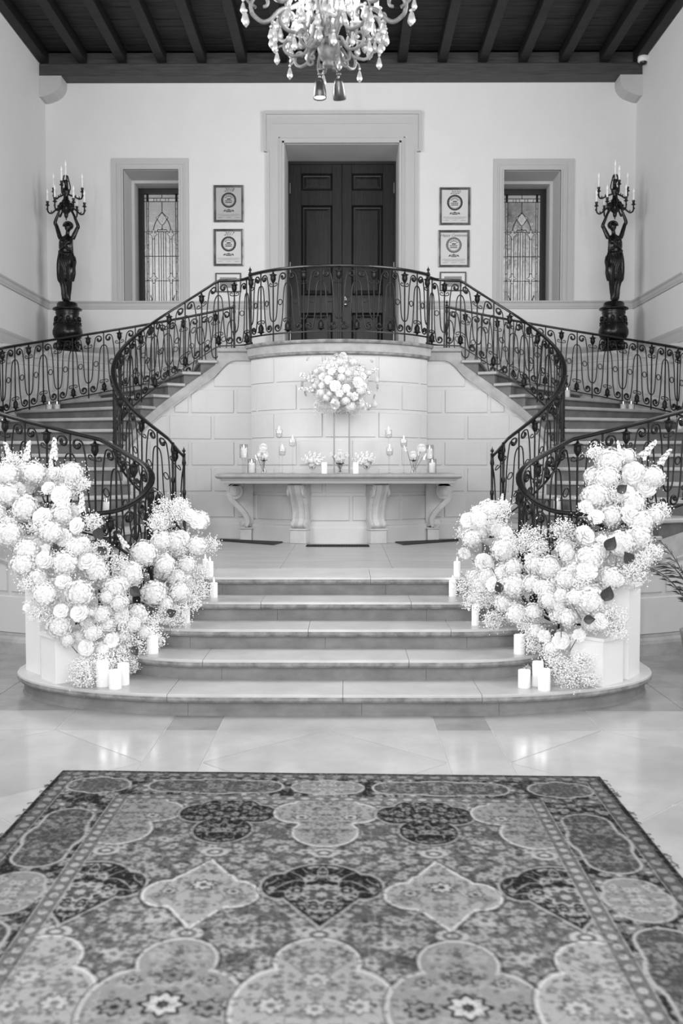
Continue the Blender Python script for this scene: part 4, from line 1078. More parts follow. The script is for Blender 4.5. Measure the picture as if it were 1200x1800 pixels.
# ------------------------------------------------------------------ award frames
def text_mb(txt, size, shear=0.0, spacing=1.0):
    cu = bpy.data.curves.new('txt', 'FONT'); cu.body = txt; cu.size = size; cu.shear = shear; cu.align_x = 'CENTER'; cu.space_character = spacing; cu.resolution_u = 2
    o = bpy.data.objects.new('txt', cu); COL.objects.link(o)
    dg = bpy.context.evaluated_depsgraph_get(); me = bpy.data.meshes.new_from_object(o.evaluated_get(dg))
    b = MB(); b.add([v.co[:] for v in me.vertices], [list(p.vertices) for p in me.polygons])
    bpy.data.objects.remove(o); bpy.data.meshes.remove(me); bpy.data.curves.remove(cu); return b
def award(px0, px1, py0, py1, year, paper, frame_m, label, fancy=0):
    x0, z1 = inv(px0, py0, YB); x1, z0 = inv(px1, py1, YB)
    y = YB; w = x1 - x0; h = z1 - z0; cx = (x0 + x1) / 2; fw = 0.036
    t = thing('award_frame', (cx, y, z0), label, 'framed award', 'framed awards beside the doors')
    rows = []
    for q, d in ((0, 0.0), (0, 0.022), (0.012, 0.028), (0.022, 0.018), (0.03, 0.024), (fw, 0.016), (fw, 0.004)):
        rows.append([(x0 + q, y - d, z0 + q), (x1 - q, y - d, z0 + q), (x1 - q, y - d, z1 - q), (x0 + q, y - d, z1 - q)])
    b = MB(); b.strips(rows, True); b.build('frame', frame_m, t)
    cert = MB().box(x0 + fw - .002, x1 - fw + .002, y - 0.008, y - 0.001, z0 + fw - .002, z1 - fw + .002).build('certificate', paper, t)
    def flat(b, dx, dz, nm, m):
        b.v = [(cx + dx + p[0], y - 0.0095, z0 + dz + p[1]) for p in b.v]; return b.build(nm, m, cert)
    flat(text_mb(year, 0.078 if len(year) < 6 else 0.062, 0.45, 0.95), 0, h * 0.83, 'lettering', 'print_ink')
    def ringz(r0, r1, n=28):
        b = MB(); b.strips([[(r0 * math.cos(2 * PI * k / n), r0 * math.sin(2 * PI * k / n), 0) for k in range(n)], [(r1 * math.cos(2 * PI * k / n), r1 * math.sin(2 * PI * k / n), 0) for k in range(n)]], True); return b
    R = w * 0.255; zc = h * 0.60
    flat(ringz(R * .76, R), 0, zc, 'seal', 'print_grey' if fancy else 'print_ink')
    flat(ringz(R * .68, R * .72), 0, zc, 'seal', 'print_ink')
    for k in range(22):
        a = 2 * PI * k / 22; b = MB(); b.box(-.006, .006, -.010, .010, 0, .0005)
        b.v = [(p[0] * math.cos(a) - p[1] * math.sin(a) + R * .87 * -math.sin(a), p[0] * math.sin(a) + p[1] * math.cos(a) + R * .87 * math.cos(a), 0) for p in b.v]
        flat(b, 0, zc, 'seal_mark', paper)
    for k in range(5):
        a = PI * (0.22 + 0.14 * k); b = MB(); b.prism([(0.014 * (1 if q % 2 == 0 else .42) * math.sin(PI * q / 5), 0.014 * (1 if q % 2 == 0 else .42) * math.cos(PI * q / 5)) for q in range(10)], 0, 0.0004)
        flat(b, R * .52 * math.cos(a), zc + R * .52 * math.sin(a), 'seal_star', 'print_ink')
    for i, (q, wd) in enumerate(((.14, .5), (-.08, .95), (-.3, .85))):
        b = MB(); n = 14
        for k in range(n - 1):
            xx = -R * .55 * wd + 2 * R * .55 * wd * k / n; hh = 0.012 + 0.010 * abs(math.sin(k * 2.3 + i))
            b.add([(xx, -hh / 2, 0), (xx + .006, -hh / 2, 0), (xx + .012, hh / 2, 0), (xx + .006, hh / 2, 0)], [(0, 1, 2, 3)])
        flat(b, 0, zc + R * q, 'seal_writing', 'print_ink')
    # little eagle banner and fine print lines
    b = MB(); b.add([(-.085, -.01, 0), (-.07, .022, 0), (-.03, .018, 0), (0, .034, 0), (.03, .018, 0), (.07, .022, 0), (.085, -.01, 0), (.06, -.004, 0), (.05, .008, 0), (-.05, .008, 0), (-.06, -.004, 0)], [(0, 1, 2, 9, 10), (2, 3, 4, 8, 9), (4, 5, 6, 7, 8)])
    flat(b, 0, h * 0.30, 'emblem', 'print_ink'); b = MB().box(-.045, .045, -.012, .0, 0, .0003); flat(b, 0, h * 0.30, 'emblem', 'print_grey')
    for q, l in ((.215, .36), (.19, .38), (.165, .30)):
        b = MB(); n = 24
        for k in range(n):
            xx = -w * l + 2 * w * l * k / n; b.add([(xx, 0, 0), (xx + w * l * 2 / n * .72, 0, 0), (xx + w * l * 2 / n * .72, .006, 0), (xx, .006, 0)], [(0, 1, 2, 3)])
        flat(b, 0, h * q, 'fine_print', 'print_grey')
    for q in (-.28, 0, .28):
        b = MB().box(-w * .08, w * .08, 0, .004, 0, .0003); flat(b, w * q, h * .125, 'fine_print', 'print_grey')
award(375.5, 428.5, 326, 391, '2018', 'certificate', 'silver_frame', 'framed 2018 award on the wall left of the doors')
award(375.5, 428, 403, 468, '2017', 'certificate_pale', 'silver_frame', 'framed 2017 award below the 2018 one')
award(772, 826, 330, 396, '2020', 'certificate_pale', 'silver_frame', 'framed 2020 award on the wall right of the doors')
award(770, 824.5, 405, 470, 'Happy Centennial', 'certificate_pale', 'silver_frame', 'framed Happy Centennial award below the 2020 one', 1)
def photo_frame(px0, px1, py0, py1, label):
    x0, z1 = inv(px0, py0, YB); x1, z0 = inv(px1, py1, YB); y = YB
    t = thing('picture_frame', ((x0 + x1) / 2, y, z0), label, 'picture', 'small framed pictures behind the railing')
    b = MB(); f = 0.02
    for a, c, d, e in ((x0, x0 + f, z0, z1), (x1 - f, x1, z0, z1), (x0 + f, x1 - f, z0, z0 + f), (x0 + f, x1 - f, z1 - f, z1)): b.box(a, c, y - 0.02, y, d, e)
    b.build('frame', 'dark_frame', t)
    mb_ = MB().box(x0 + f, x1 - f, y - 0.008, y - 0.001, z0 + f, z1 - f).build('mat_board', 'mat_board', t)
    mw = (x1 - x0) * .17
    MB().box(x0 + mw, x1 - mw, y - 0.010, y - 0.008, z0 + mw, z1 - mw).build('print', 'print_grey', mb_)
photo_frame(378.5, 424, 480, 514, 'small dark framed picture left of the doors under the 2017 award')
photo_frame(772.5, 819, 478, 512, 'small dark framed picture right of the doors under the centennial award')

# ------------------------------------------------------------------ chandelier
CHY = 6.0
chx, chz = inv(577, 122, CHY)
U = CHY / 1750 / 3.53           # metres per zoomed pixel
ch = thing('chandelier', (chx, CHY, chz), 'ornate scrolled metal chandelier with crystal drops and lit bulbs', 'chandelier')
def CP(r, zy_, a): return (chx + r * U * math.cos(a), CHY + r * U * math.sin(a), chz + (430 - zy_) * U)
MB().lathe([(14, 16), (28, 18), (33, 26), (27, 40), (34, 48), (52, 62), (62, 92), (68, 122), (64, 128), (40, 130), (30, 160), (26, 330), (46, 360), (50, 400), (22, 440), (20, 700), (34, 740), (16, 780), (10, 900)] and [(r * U, z * U) for r, z in [(14, 16), (28, 18), (33, 26), (27, 40), (34, 48), (52, 62), (62, 92), (68, 122), (64, 128), (40, 130), (30, 160), (26, 330), (46, 360), (50, 400), (22, 440), (20, 700), (34, 740), (16, 780), (10, 900)]], (chx, CHY, chz), 20).build('body', 'chandelier_paint', ch, smooth=True)
MB().tube([(chx, CHY, chz + 880 * U), (chx, CHY, 7.8)], 0.009, 8).build('suspension_rod', 'gunmetal', ch)
MB().lathe([(0.07, 0), (0.06, -0.02), (0.02, -0.05)], (chx, CHY, 7.80), 14).build('ceiling_rose', 'gunmetal', ch)
DROP = MB().lathe([(0.001, 0.0), (0.007, -0.008), (0.010, -0.02), (0.017, -0.045), (0.013, -0.058), (0.001, -0.072)], n=6, cap=False).mesh('crystal_drop')
mat('crystal_bright', 0.42, 0.08, spec=1.0, emit=0.02, noise=0.15, nscale=40); DROP.materials.append(M['crystal_bright'])
BEAD = MB().sphere((0, 0, 0), 0.008, 8, 6).mesh('bead', smooth=True); BEAD.materials.append(M['crystal_bright'])
CTUBE = MB().lathe([(0.026, -0.004), (0.03, 0.0), (0.02, 0.006), (0.0125, 0.008), (0.0125, 0.085), (0.008, 0.088)], n=10).mesh('candle', smooth=True); CTUBE.materials.append(M['candle_tube'])
CBULB = MB().lathe([(0.006, 0.088), (0.014, 0.105), (0.015, 0.118), (0.008, 0.145), (0.002, 0.16)], n=10).mesh('bulb', smooth=True); CBULB.materials.append(M['bulb_glow'])
def drop(par, p, sc_=1.0):
    inst('bead', BEAD, par, (p[0], p[1], p[2]), None, sc_)
    inst('crystal_drop', DROP, par, (p[0], p[1], p[2] - 0.008 * sc_), None, sc_)
def scroll_arm(prof, a, r, nm='arm', k=5):
    P = catmull([CP(q[0], q[1], a) for q in prof], k); n = len(P)
    return MB().tube(P, [r * U * (1.0 - 0.35 * i / n) for i in range(n)], 7).build(nm, 'chandelier_paint', ch, smooth=True)
def coil(cx, cy, r0, a0, a1, n=12, sh=.8): return [(cx + r0 * (1 - sh * i / n) * math.cos(a0 + (a1 - a0) * i / n), cy + r0 * (1 - sh * i / n) * math.sin(a0 + (a1 - a0) * i / n)) for i in range(n + 1)]
for i in range(8):
    a = 2 * PI * i / 8 + 0.12
    # lower tier
    lo = scroll_arm([(45, 310), (60, 270), (95, 262), (120, 300), (150, 345), (210, 360)] + coil(225, 300, 58, PI / 2, -PI * 1.1), a, 11)
    scroll_arm([(52, 300), (90, 290), (125, 330), (132, 375)] + coil(108, 372, 26, 0, PI * 1.3, 8), a + PI / 8, 10, 'small_scroll')
    scroll_arm([(270, 300), (300, 310), (312, 330)], a, 7, 'drop_hook'); drop(lo, CP(312, 332, a), 1.05)
for i in range(6):
    a = 2 * PI * i / 6 + 0.35
    mid = scroll_arm([(40, 250), (70, 160), (110, 120), (130, 190), (180, 240), (240, 235)] + coil(245, 165, 72, PI / 2, -PI * 1.25), a, 14, k=5)
    for rr, zz2 in ((318, 160), (300, 215), (325, 232), (180, 255)): drop(mid, CP(rr, zz2, a + random.uniform(-.1, .1)), 1.0)
    inst('candle', CTUBE, mid, CP(190, 190, a + 0.25), None, 1.15); inst('bulb', CBULB, mid, CP(190, 190, a + 0.25), None, 1.15)
    scroll_arm([(30, 300), (26, 220), (60, 130), (90, 110), (110, 140)], a + 0.5, 9, 'leaf_scroll')
    MB().tube([CP(150, 250, a + .2), CP(170, 205, a + .25), CP(190, 192, a + .25)], 0.008, 6).build('candle_bracket', 'chandelier_paint', mid)
for i in range(8):
    a = 2 * PI * i / 8 + 0.0
    up = scroll_arm([(40, 100), (120, 20), (220, 60), (290, 75), (350, 130), (400, 145), (455, 105)] + coil(400, 40, 75, 0.4, -PI * 1.4), a, 15)
    for rr, zz2 in ((520, 10), (512, 62), (498, 90), (330, 150), (350, 180)): drop(up, CP(rr, zz2, a + random.uniform(-.06, .06)), random.uniform(1.0, 1.25))
    scroll_arm([(330, 110), (345, 150), (330, 190)], a, 8, 'drop_hook')
    scroll_arm([(440, 60), (490, 20), (515, -30), (500, -60), (470, -50)], a, 10, 'end_scroll')
    inst('candle', CTUBE, up, CP(300, 40, a + 0.2), None, 1.15); inst('bulb', CBULB, up, CP(300, 40, a + 0.2), None, 1.15)
    scroll_arm([(60, -60), (180, -130), (300, -120), (330, -60), (280, -30), (260, -70)], a + .39, 12, 'upper_scroll')
    inst('candle', CTUBE, up, CP(330, -70, a + 0.39), None, 1.1); inst('bulb', CBULB, up, CP(330, -70, a + 0.39), None, 1.1)
for i in range(70):
    a = random.uniform(0, 2 * PI); rr = random.uniform(60, 330); zz2 = random.uniform(-60, 170) + 0.1 * rr
    drop(ch, CP(rr, zz2, a), random.uniform(.7, 1.2))
for i in range(14):
    a = 2 * PI * i / 14; MB().tube([CP(45, 120, a), CP(62, 60, a), CP(90, 10, a), CP(110, -40, a)], 0.006, 5).build('glass_rod', 'crystal_bright', ch)
for a, rr, zz2 in ((0.4, 210, 100), (2.2, 210, 90), (3.6, 200, 110), (5.2, 190, 60)):
    l = bpy.data.lights.new('chandelier_bulb_light', 'POINT'); l.energy = 1.3; l.shadow_soft_size = 0.05
    o = bpy.data.objects.new('chandelier_bulb_light', l); COL.objects.link(o); o.parent = ch; o.location = Vector(CP(rr, zz2, a)) - ORG[ch.name]
# two spotlights clamped under the chandelier
def spotlight(px, dxz, ax, label, lit):
    x, z = inv(px, 172, CHY); x2, z2 = inv(px + dxz, 137, CHY)
    t = thing('spotlight', (x2, CHY, z2 + 0.05), label, 'spotlight', 'spotlights under the chandelier')
    d = Vector((x - x2, ax, z - z2)); d.normalize()
    q = Vector((0, 0, -1)).rotation_difference(d)
    def T(b): b.v = [tuple(Vector((x2, CHY, z2)) + q @ Vector(p)) for p in b.v]; return b
    T(MB().lathe([(0.008, 0.0), (0.020, -0.006), (0.031, -0.035), (0.038, -0.080), (0.039, -0.12), (0.037, -0.122), (0.034, -0.116), (0.033, -0.105)], n=18, cap=False)).build('shade', 'gunmetal', t, smooth=True)
    T(MB().lathe([(0.001, -0.106), (0.033, -0.107), (0.033, -0.111), (0.001, -0.113)], n=16)).build('lens', 'bulb_glow', t)
    MB().tube([(x2, CHY, z2 - 0.004), (x2 + .004, CHY, z2 + 0.02), (x2 + .01 * (1 if dxz > 0 else -1), CHY, z2 + 0.045), (chx + (0.02 if x2 > chx else -0.02), CHY, chz + 0.004)], 0.007, 6).build('bracket', 'gunmetal', t)
    MB().sphere((x2 + .004, CHY, z2 + 0.022), 0.014, 10, 7).build('swivel', 'gunmetal', t, smooth=True)
    l = bpy.data.lights.new('spotlight_beam', 'SPOT'); l.energy = 7; l.spot_size = 1.1; l.spot_blend = 0.7; l.shadow_soft_size = 0.03
    o = bpy.data.objects.new('spotlight_beam', l); COL.objects.link(o); o.parent = t
    o.location = Vector((x2, CHY, z2)) + d * 0.13 - ORG[t.name]; o.rotation_mode = 'QUATERNION'; o.rotation_quaternion = q
spotlight(562, -1, -0.005, 'lit grey spotlight at the left under the chandelier', True)
spotlight(597, -3, 0.07, 'dark grey spotlight at the right under the chandelier', True)

# security camera in the right ceiling corner
x, z = inv(1130, 105, 15.1)
sc_cam = thing('security_camera', (x, 15.1, z - 0.09), 'small white security camera under the right end of the ceiling', 'camera')
b = MB().lathe([(0.075, 0.05), (0.08, 0.03), (0.08, -0.02), (0.06, -0.035)], (x, 15.1, z), 18); b.build('housing', 'camera_white', sc_cam, smooth=True)
MB().sphere((x, 15.09, z - 0.035), 0.05, 14, 8).build('lens_dome', 'black_plastic', sc_cam, smooth=True)
MB().tube([(x, 15.1, z + 0.05), (x, 15.1, 7.80)], 0.03, 10).build('mount', 'camera_white', sc_cam)
# ------------------------------------------------------------------ patterned rug
def build_rug():
    X0, X1 = -1.505, 1.497
    nx = 640
    xs = np.linspace(X0, X1, nx)
    ws = np.concatenate([np.linspace(0, 2.75, 440), np.linspace(2.77, 4.6, 60)])      # distance from the far edge
    Ugrid, Wg = np.meshgrid(xs - (X0 + X1) / 2, ws)
    U_, W_ = Ugrid, Wg
    hw = (X1 - X0) / 2
    def h2(ix, iy, k):
        q = np.sin(ix * 127.1 + iy * 311.7 + k * 74.7) * 43758.5453
        return q - np.floor(q)
    def florets(u, w, g, dens, rad, k, petals=5):
        """mask and centre mask of scattered little flowers on a jittered grid"""
        m = np.zeros_like(u); c = np.zeros_like(u)
        iu, iw = np.floor(u / g), np.floor(w / g)
        for du in (-1, 0, 1):
            for dw in (-1, 0, 1):
                a, b_ = iu + du, iw + dw
                on = h2(a, b_, k) < dens
                cu = (a + .2 + .6 * h2(a, b_, k + 1)) * g; cw = (b_ + .2 + .6 * h2(a, b_, k + 2)) * g
                dx, dy = u - cu, w - cw
                ph = np.arctan2(dy, dx) + 6 * h2(a, b_, k + 3)
                r = rad * (.6 + .7 * h2(a, b_, k + 4)) * (1 + .17 * np.cos(petals * ph) + .16 * np.cos(2 * ph + 1))
                d = np.hypot(dx, dy)
                m = np.maximum(m, np.where(on, np.clip((r - d) / (.5 * rad) + .5, 0, 1), 0))
                c = np.maximum(c, np.where(on, np.clip((.35 * r - d) / (.2 * rad) + .5, 0, 1), 0))
        return m, c
    def vines(u, w, k, sc_, th):
        q = np.sin(sc_ * u + 1.7 * np.sin(sc_ * .61 * w + k)) + np.sin(sc_ * .83 * w + 1.9 * np.sin(sc_ * .7 * u + 2 * k))
        return np.clip((th - np.abs(q)) / th * 1.6, 0, 1)
    V = np.full_like(U_, 0.135)
    win = [slice(None), slice(None)]
    def put(mask, val):
        v = V[win[0], win[1]]; v += (val - v) * mask
    def sdf_union(u, w, circles):
        d = np.full_like(u, 9.0)
        for cu, cw, rx, ry in circles:
            q = np.hypot((u - cu) / rx, (w - cw) / ry); d = np.minimum(d, (q - 1) * min(rx, ry))
        return d
    # ground of the field: mid grey with branches and little pale flowers
    put(vines(U_, W_, .3, 38, .16) * .55, 0.30)
    m, c = florets(np.abs(U_), W_, .058, .80, .024, 3); put(m * .85, 0.36); put(c * .7, 0.18)
    m, c = florets(np.abs(U_) + .03, W_ + .02, .045, .35, .012, 9); put(m * .6, 0.05)
    m, c = florets(np.abs(U_), W_ + .7, .11, .35, .032, 15); put(m * .8, 0.42); put(c * .8, 0.10)
    P = 0.485
    def medallion(d, inside, line_v, u, w, seed, tone2, g=.06, core=None):
        px = 0.006
        put(np.clip(-d / px + .5, 0, 1), inside)
        ins = np.clip(-(d + .022) / px + .5, 0, 1)
        au = np.abs(u)
        put(ins * vines(au, w, seed, 46, .2) * .7, tone2)
        m, c = florets(au, w, g, .55, g * .33, seed * 7 + 2); put(ins * m * .9, tone2); put(ins * c * .8, inside)
        m, c = florets(au + .02, w, g * .7, .3, g * .16, seed * 5 + 1); put(ins * m * .8, inside * .35 if inside > .2 else .34)
        if core is not None:
            for (cu, cw, r, v1, v2) in core:
                rr = np.hypot(au - cu, w - cw); ph = np.arctan2(w - cw, au - cu); q = r * (1 + .16 * np.cos(8 * ph))
                put(np.clip((q - rr) / .006 + .5, 0, 1), v1); put(np.clip((q * .78 - rr) / .006 + .5, 0, 1), v2); put(np.clip((q * .3 - rr) / .006 + .5, 0, 1), v1)
        put(np.clip((.0085 - np.abs(d + .004)) / .006, 0, 1), line_v)
        put(np.clip((.004 - np.abs(d - .011)) / .004, 0, 1) * .8, 0.05)
    UF, WF = U_, W_
    def rows(a, c): return slice(int(np.searchsorted(ws, a)), int(np.searchsorted(ws, c)) + 1)
    for j in (-2, -1, 0, 1, 2):
        cols = slice(max(0, int(np.searchsorted(xs - (X0 + X1) / 2, j * P - .3))), int(np.searchsorted(xs - (X0 + X1) / 2, j * P + .3)) + 1)
        def window(a, c):
            nonlocal U_, W_, u
            win[0], win[1] = rows(a, c), cols; U_ = UF[win[0], win[1]]; W_ = WF[win[0], win[1]]; u = U_ - j * P
        u = None
        # link circles between rows
        for wc in (1.15, 1.92):
            window(wc - .08, wc + .08)
            d = sdf_union(u, W_, [(0, wc, .062, .05)])
            put(np.clip(-d / .006 + .5, 0, 1), .40); put(np.clip(-(d + .02) / .006 + .5, 0, 1), .16); put(np.clip(-(d + .034) / .006 + .5, 0, 1), .42)
        # first row, half hidden by the border
        window(.3, 1.12)
        if j % 2: medallion(sdf_union(u, W_, [(-.14, .66, .105, .13), (.14, .66, .105, .13), (0, .62, .17, .20), (0, .88, .145, .17)]), .028, .30, u, W_ - .7, 2, .26, .055)
        else: medallion(sdf_union(u, W_, [(-.15, .64, .11, .14), (.15, .64, .11, .14), (0, .62, .19, .24), (0, .90, .155, .18)]), .30, .46, u, W_ - .7, 3, .17, .07, [(.12, .0, .04, .12, .38)])
        # second row
        window(1.18, 1.95)
        w2 = W_ - 1.56
        ph = np.arctan2(w2 / .31, u / .238); rho = np.hypot(u / .238, w2 / .31)
        if j % 2: medallion(np.minimum(sdf_union(u, W_, [(-.135, 1.58, .10, .125), (.135, 1.58, .10, .125), (0, 1.56, .155, .215)]), (np.abs(u) + .60 * np.abs(w2) - .195) * .8), .34, .50, u, w2, 4, .20, .075, [(0, -.06, .05, .09, .44), (.13, 0, .035, .10, .36)])
        else: medallion(np.minimum(sdf_union(u, W_, [(-.17, 1.50, .085, .13), (.17, 1.50, .085, .13), (0, 1.48, .19, .21)]), np.maximum((np.abs(u) + .62 * w2 - .195) * .8, 1.45 - W_)), .03, .34, u, w2, 5, .38, .085, [(0, .02, .075, .36, .12), (.10, -.02, .035, .34, .05), (.03, .13, .03, .3, .04)])
        # third row
        for w0 in (0.0, 1.76):
            window(1.9 + w0, 2.78 + w0)
            if j % 2: medallion(sdf_union(u, W_ - w0, [(0, 2.12, .14, .16), (-.11, 2.42, .15, .24), (.11, 2.42, .15, .24), (0, 2.42, .2, .3)]), .27, .43, u, W_ - w0 - 2.42, 6, .34, .09, [(0, -.02, .072, .05, .46), (.15, .0, .05, .05, .25), (.13, -.17, .03, .06, .3), (0, -.2, .045, .10, .22)])
            else: medallion(sdf_union(u, W_ - w0, [(0, 2.12, .15, .17), (-.12, 2.42, .15, .25), (.12, 2.42, .15, .25), (0, 2.42, .2, .3)]), .35, .48, u, W_ - w0 - 2.42, 8, .20, .08, [(0, -.18, .05, .22, .40), (.14, -.02, .05, .18, .42), (0, .0, .04, .2, .42)])
    win[0] = win[1] = slice(None); U_, W_ = UF, WF
    # border
    E_ = np.minimum(hw - np.abs(U_), W_)                       # distance from the edge
    bord = np.clip((.475 - E_) / .004, 0, 1); put(bord, 0.035)
    along = np.where(hw - np.abs(U_) < W_, W_, U_)
    isside = (hw - np.abs(U_) < W_)
    cen = E_ - 0.25
    m, c = florets(U_ * 1.0, W_, .058, .7, .021, 31); put(bord * m * .9, .33); put(bord * c * .8, .12)
    put(bord * vines(U_, W_, 1.1, 44, .14) * .6, .22)
    m, c = florets(U_ + 3.1, W_, .10, .5, .036, 37, 6); put(bord * m * .85, .19); put(bord * c, .40)
    def cart(dl, dc, L, Hh_, tone, tone2, seed):
        d = np.minimum.reduce([(np.hypot(np.maximum(np.abs(dl) - (L - Hh_), 0), dc) - Hh_), (np.hypot((np.abs(dl)) / (L * .55), dc / (Hh_ * 1.22)) - 1) * Hh_])
        inside = bord * np.clip(-d / .006 + .5, 0, 1)
        put(inside, tone)
        m, c = florets(np.abs(dl), np.abs(dc), .055, .6, .019, seed); put(inside * m * .75, tone2); put(inside * c * .6, .06)
        put(inside * vines(np.abs(dl), np.abs(dc), seed * .3, 50, .18) * .5, tone2)
        put(bord * np.clip((.010 - np.abs(d)) / .006, 0, 1), .36)
    for cu in (-.6, .6): cart(np.where(isside, 9, U_ - cu), cen, .36, .10, .11, .30, 41)
    cart(np.where(isside, 9, U_), cen, .19, .10, .24, .40, 43)
    for sgn in (-1, 1):
        cart(U_ - sgn * (hw - .27), W_ - .25, .17, .11, .12, .28, 45)
        s_ok = isside & (np.sign(U_) == sgn)
        for wc in (.98, 2.20, 3.42): cart(np.where(s_ok, W_ - wc, 9), cen, .36, .115, .10, .28, 47)
        for wc in (1.59, 2.81, 4.0): cart(np.where(s_ok, W_ - wc, 9), cen, .20, .115, .25, .40, 49)
    # guard stripes
    def stripe(a, b_, tone, tone2, g):
        s = np.clip((E_ - a) / .003, 0, 1) * np.clip((b_ - E_) / .003, 0, 1); put(s, tone)
        m = np.clip((.33 * g - np.hypot((np.mod(along, g) - g / 2), (E_ - (a + b_) / 2) * 1.3)) / .004, 0, 1); put(s * m, tone2)
    stripe(.40, .47, .17, .36, .075); stripe(.395, .402, .34, .34, 1); stripe(.468, .475, .36, .36, 1)
    stripe(.03, .10, .12, .26, .09); stripe(.10, .107, .28, .28, 1); stripe(0, .03, .02, .02, 1)
    m, c = florets(U_, W_, .028, .5, .008, 61, 4); put(m * .35, .30)
    m, c = florets(np.abs(U_) + 5, W_, .034, .5, .010, 67, 4); put(m * .38, .04)
    put(vines(np.abs(U_), W_, 2.2, 85, .22) * .28, .32)
    # wool wear: broad uneven fading
    V = V * (0.92 + 0.16 * (np.sin(U_ * 3.1 + 1) * np.sin(W_ * 2.3 + .5) * .5 + .5))
    V = np.clip(0.135 * (V * 0.645 / 0.135) ** 1.38, 0.008, 0.6)
    yfar = 5.482 - 0.0325 * xs
    ny = len(ws)
    X = np.broadcast_to(xs, (ny, nx)); Y = yfar[None, :] * (1 - ws[:, None] / 4.6) + 0.88 * (ws[:, None] / 4.6)
    Z = np.full((ny, nx), 0.012) + 0.001 * np.sin(X * 9) * np.sin(Y * 7)
    Z[0, :] = Z[-1, :] = 0.001; Z[:, 0] = Z[:, -1] = 0.001
    # frayed selvedge
    jit = (rng.random((ny, 2)) - .5) * 0.008
    X = X.copy(); X[:, 0] += jit[:, 0]; X[:, -1] += jit[:, 1]
    co = np.stack([X, Y, Z], -1).reshape(-1, 3).astype(np.float32)
    org = np.array([0, 3.2, 0.001], np.float32)
    me = bpy.data.meshes.new('rug')
    idx = np.arange(ny * nx).reshape(ny, nx)
    q = np.stack([idx[:-1, :-1], idx[1:, :-1], idx[1:, 1:], idx[:-1, 1:]], -1).reshape(-1, 4).astype(np.int32)
    me.vertices.add(ny * nx); me.vertices.foreach_set('co', (co - org).ravel())
    nf = len(q); me.loops.add(nf * 4); me.polygons.add(nf)
    me.loops.foreach_set('vertex_index', q.ravel())
    me.polygons.foreach_set('loop_start', np.arange(0, nf * 4, 4, dtype=np.int32)); me.polygons.foreach_set('loop_total', np.full(nf, 4, np.int32))
    me.update(calc_edges=True)
    at = me.color_attributes.new('pattern', 'FLOAT_COLOR', 'POINT')
    colr = np.ones((ny * nx, 4), np.float32); colr[:, :3] = V.reshape(-1, 1)
    at.data.foreach_set('color', colr.ravel())
    m = bpy.data.materials.new('rug_wool'); m.use_nodes = True; nt = m.node_tree; N = nt.nodes; L = nt.links; b_ = N['Principled BSDF']
    a = N.new('ShaderNodeAttribute'); a.attribute_name = 'pattern'
    tc = N.new('ShaderNodeTexCoord'); nz = N.new('ShaderNodeTexNoise'); nz.inputs['Scale'].default_value = 160; nz.inputs['Detail'].default_value = 3
    mx = N.new('ShaderNodeMix'); mx.data_type = 'RGBA'; mx.blend_type = 'OVERLAY'; mx.inputs['Factor'].default_value = 0.35
    L.new(tc.outputs['Object'], nz.inputs['Vector']); L.new(a.outputs['Color'], mx.inputs['A']); L.new(nz.outputs['Fac'], mx.inputs['B'])
    L.new(mx.outputs['Result'], b_.inputs['Base Color']); b_.inputs['Roughness'].default_value = 0.95; b_.inputs['Specular IOR Level'].default_value = 0.1
    bp = N.new('ShaderNodeBump'); bp.inputs['Strength'].default_value = 0.3; bp.inputs['Distance'].default_value = 0.004; L.new(nz.outputs['Fac'], bp.inputs['Height']); L.new(bp.outputs[0], b_.inputs['Normal'])
    me.materials.append(m)
    o = bpy.data.objects.new('rug', me); COL.objects.link(o); o.location = org; ORG[o.name] = Vector(org)
    tag(o, 'large faded oriental rug with lobed medallions and a dark floral border', 'rug')
    b = MB()
    for i in range(70):
        w = random.uniform(0.05, 2.6); s = random.choice((0, 1)); x = X0 if s == 0 else X1; y = 5.482 - .0325 * x - w * 0.998
        d = -1 if s == 0 else 1
        b.tube([(x, y, 0.008), (x + d * random.uniform(.008, .022), y + random.uniform(-.012, .012), 0.006), (x + d * random.uniform(.012, .03), y + random.uniform(-.02, .02), 0.003)], 0.0022, 4)
    fr = b.build('fringe_threads', 'print_ink', o); fr['kind'] = 'stuff'
build_rug()

# ------------------------------------------------------------------ pedestals
def pedestal(corner, dirx, size, h, label, z0=R_):
    """white box pedestal: front corner in plan, direction of its right face, side length, height"""
    c = Vector((*corner, 0)); d = Vector((*dirx, 0)).normalized(); e = Vector((-d.y, d.x, 0))
    ctr = c + (d + e) * size / 2
    t = thing('pedestal', (ctr.x, ctr.y, z0), label, 'pedestal', 'white box pedestals')
    P = [c, c + d * size, c + (d + e) * size, c + e * size]
    MB().prism([q[:2] for q in P], z0, z0 + h - 0.022).build('pedestal_body', 'white_paint', t)
    o = 0.012
    P2 = [c - (d + e) * o, c + d * (size + o) - e * o, c + (d + e) * (size + o), c + e * (size + o) - d * o]
    rows = [[(q.x, q.y, z) for q in P2] for z in (z0 + h - 0.022, z0 + h)]
    b = MB(); b.prism([q[:2] for q in P2], z0 + h - 0.022, z0 + h); b.build('pedestal_top', 'white_paint', t)
pedestal((2.165, 7.265), (0.54, 0.84), 0.28, 0.69, 'taller white box pedestal at the right end of the bottom step')
pedestal((1.915, 7.02), (0.72, 0.69), 0.27, 0.345, 'low white box pedestal on the right of the bottom step')
pedestal((-2.20, 7.40), (0.76, 0.65), 0.27, 0.69, 'taller white box pedestal at the left end of the bottom step')
pedestal((-1.995, 7.085), (0.78, 0.62), 0.27, 0.345, 'low white box pedestal on the left of the bottom step')

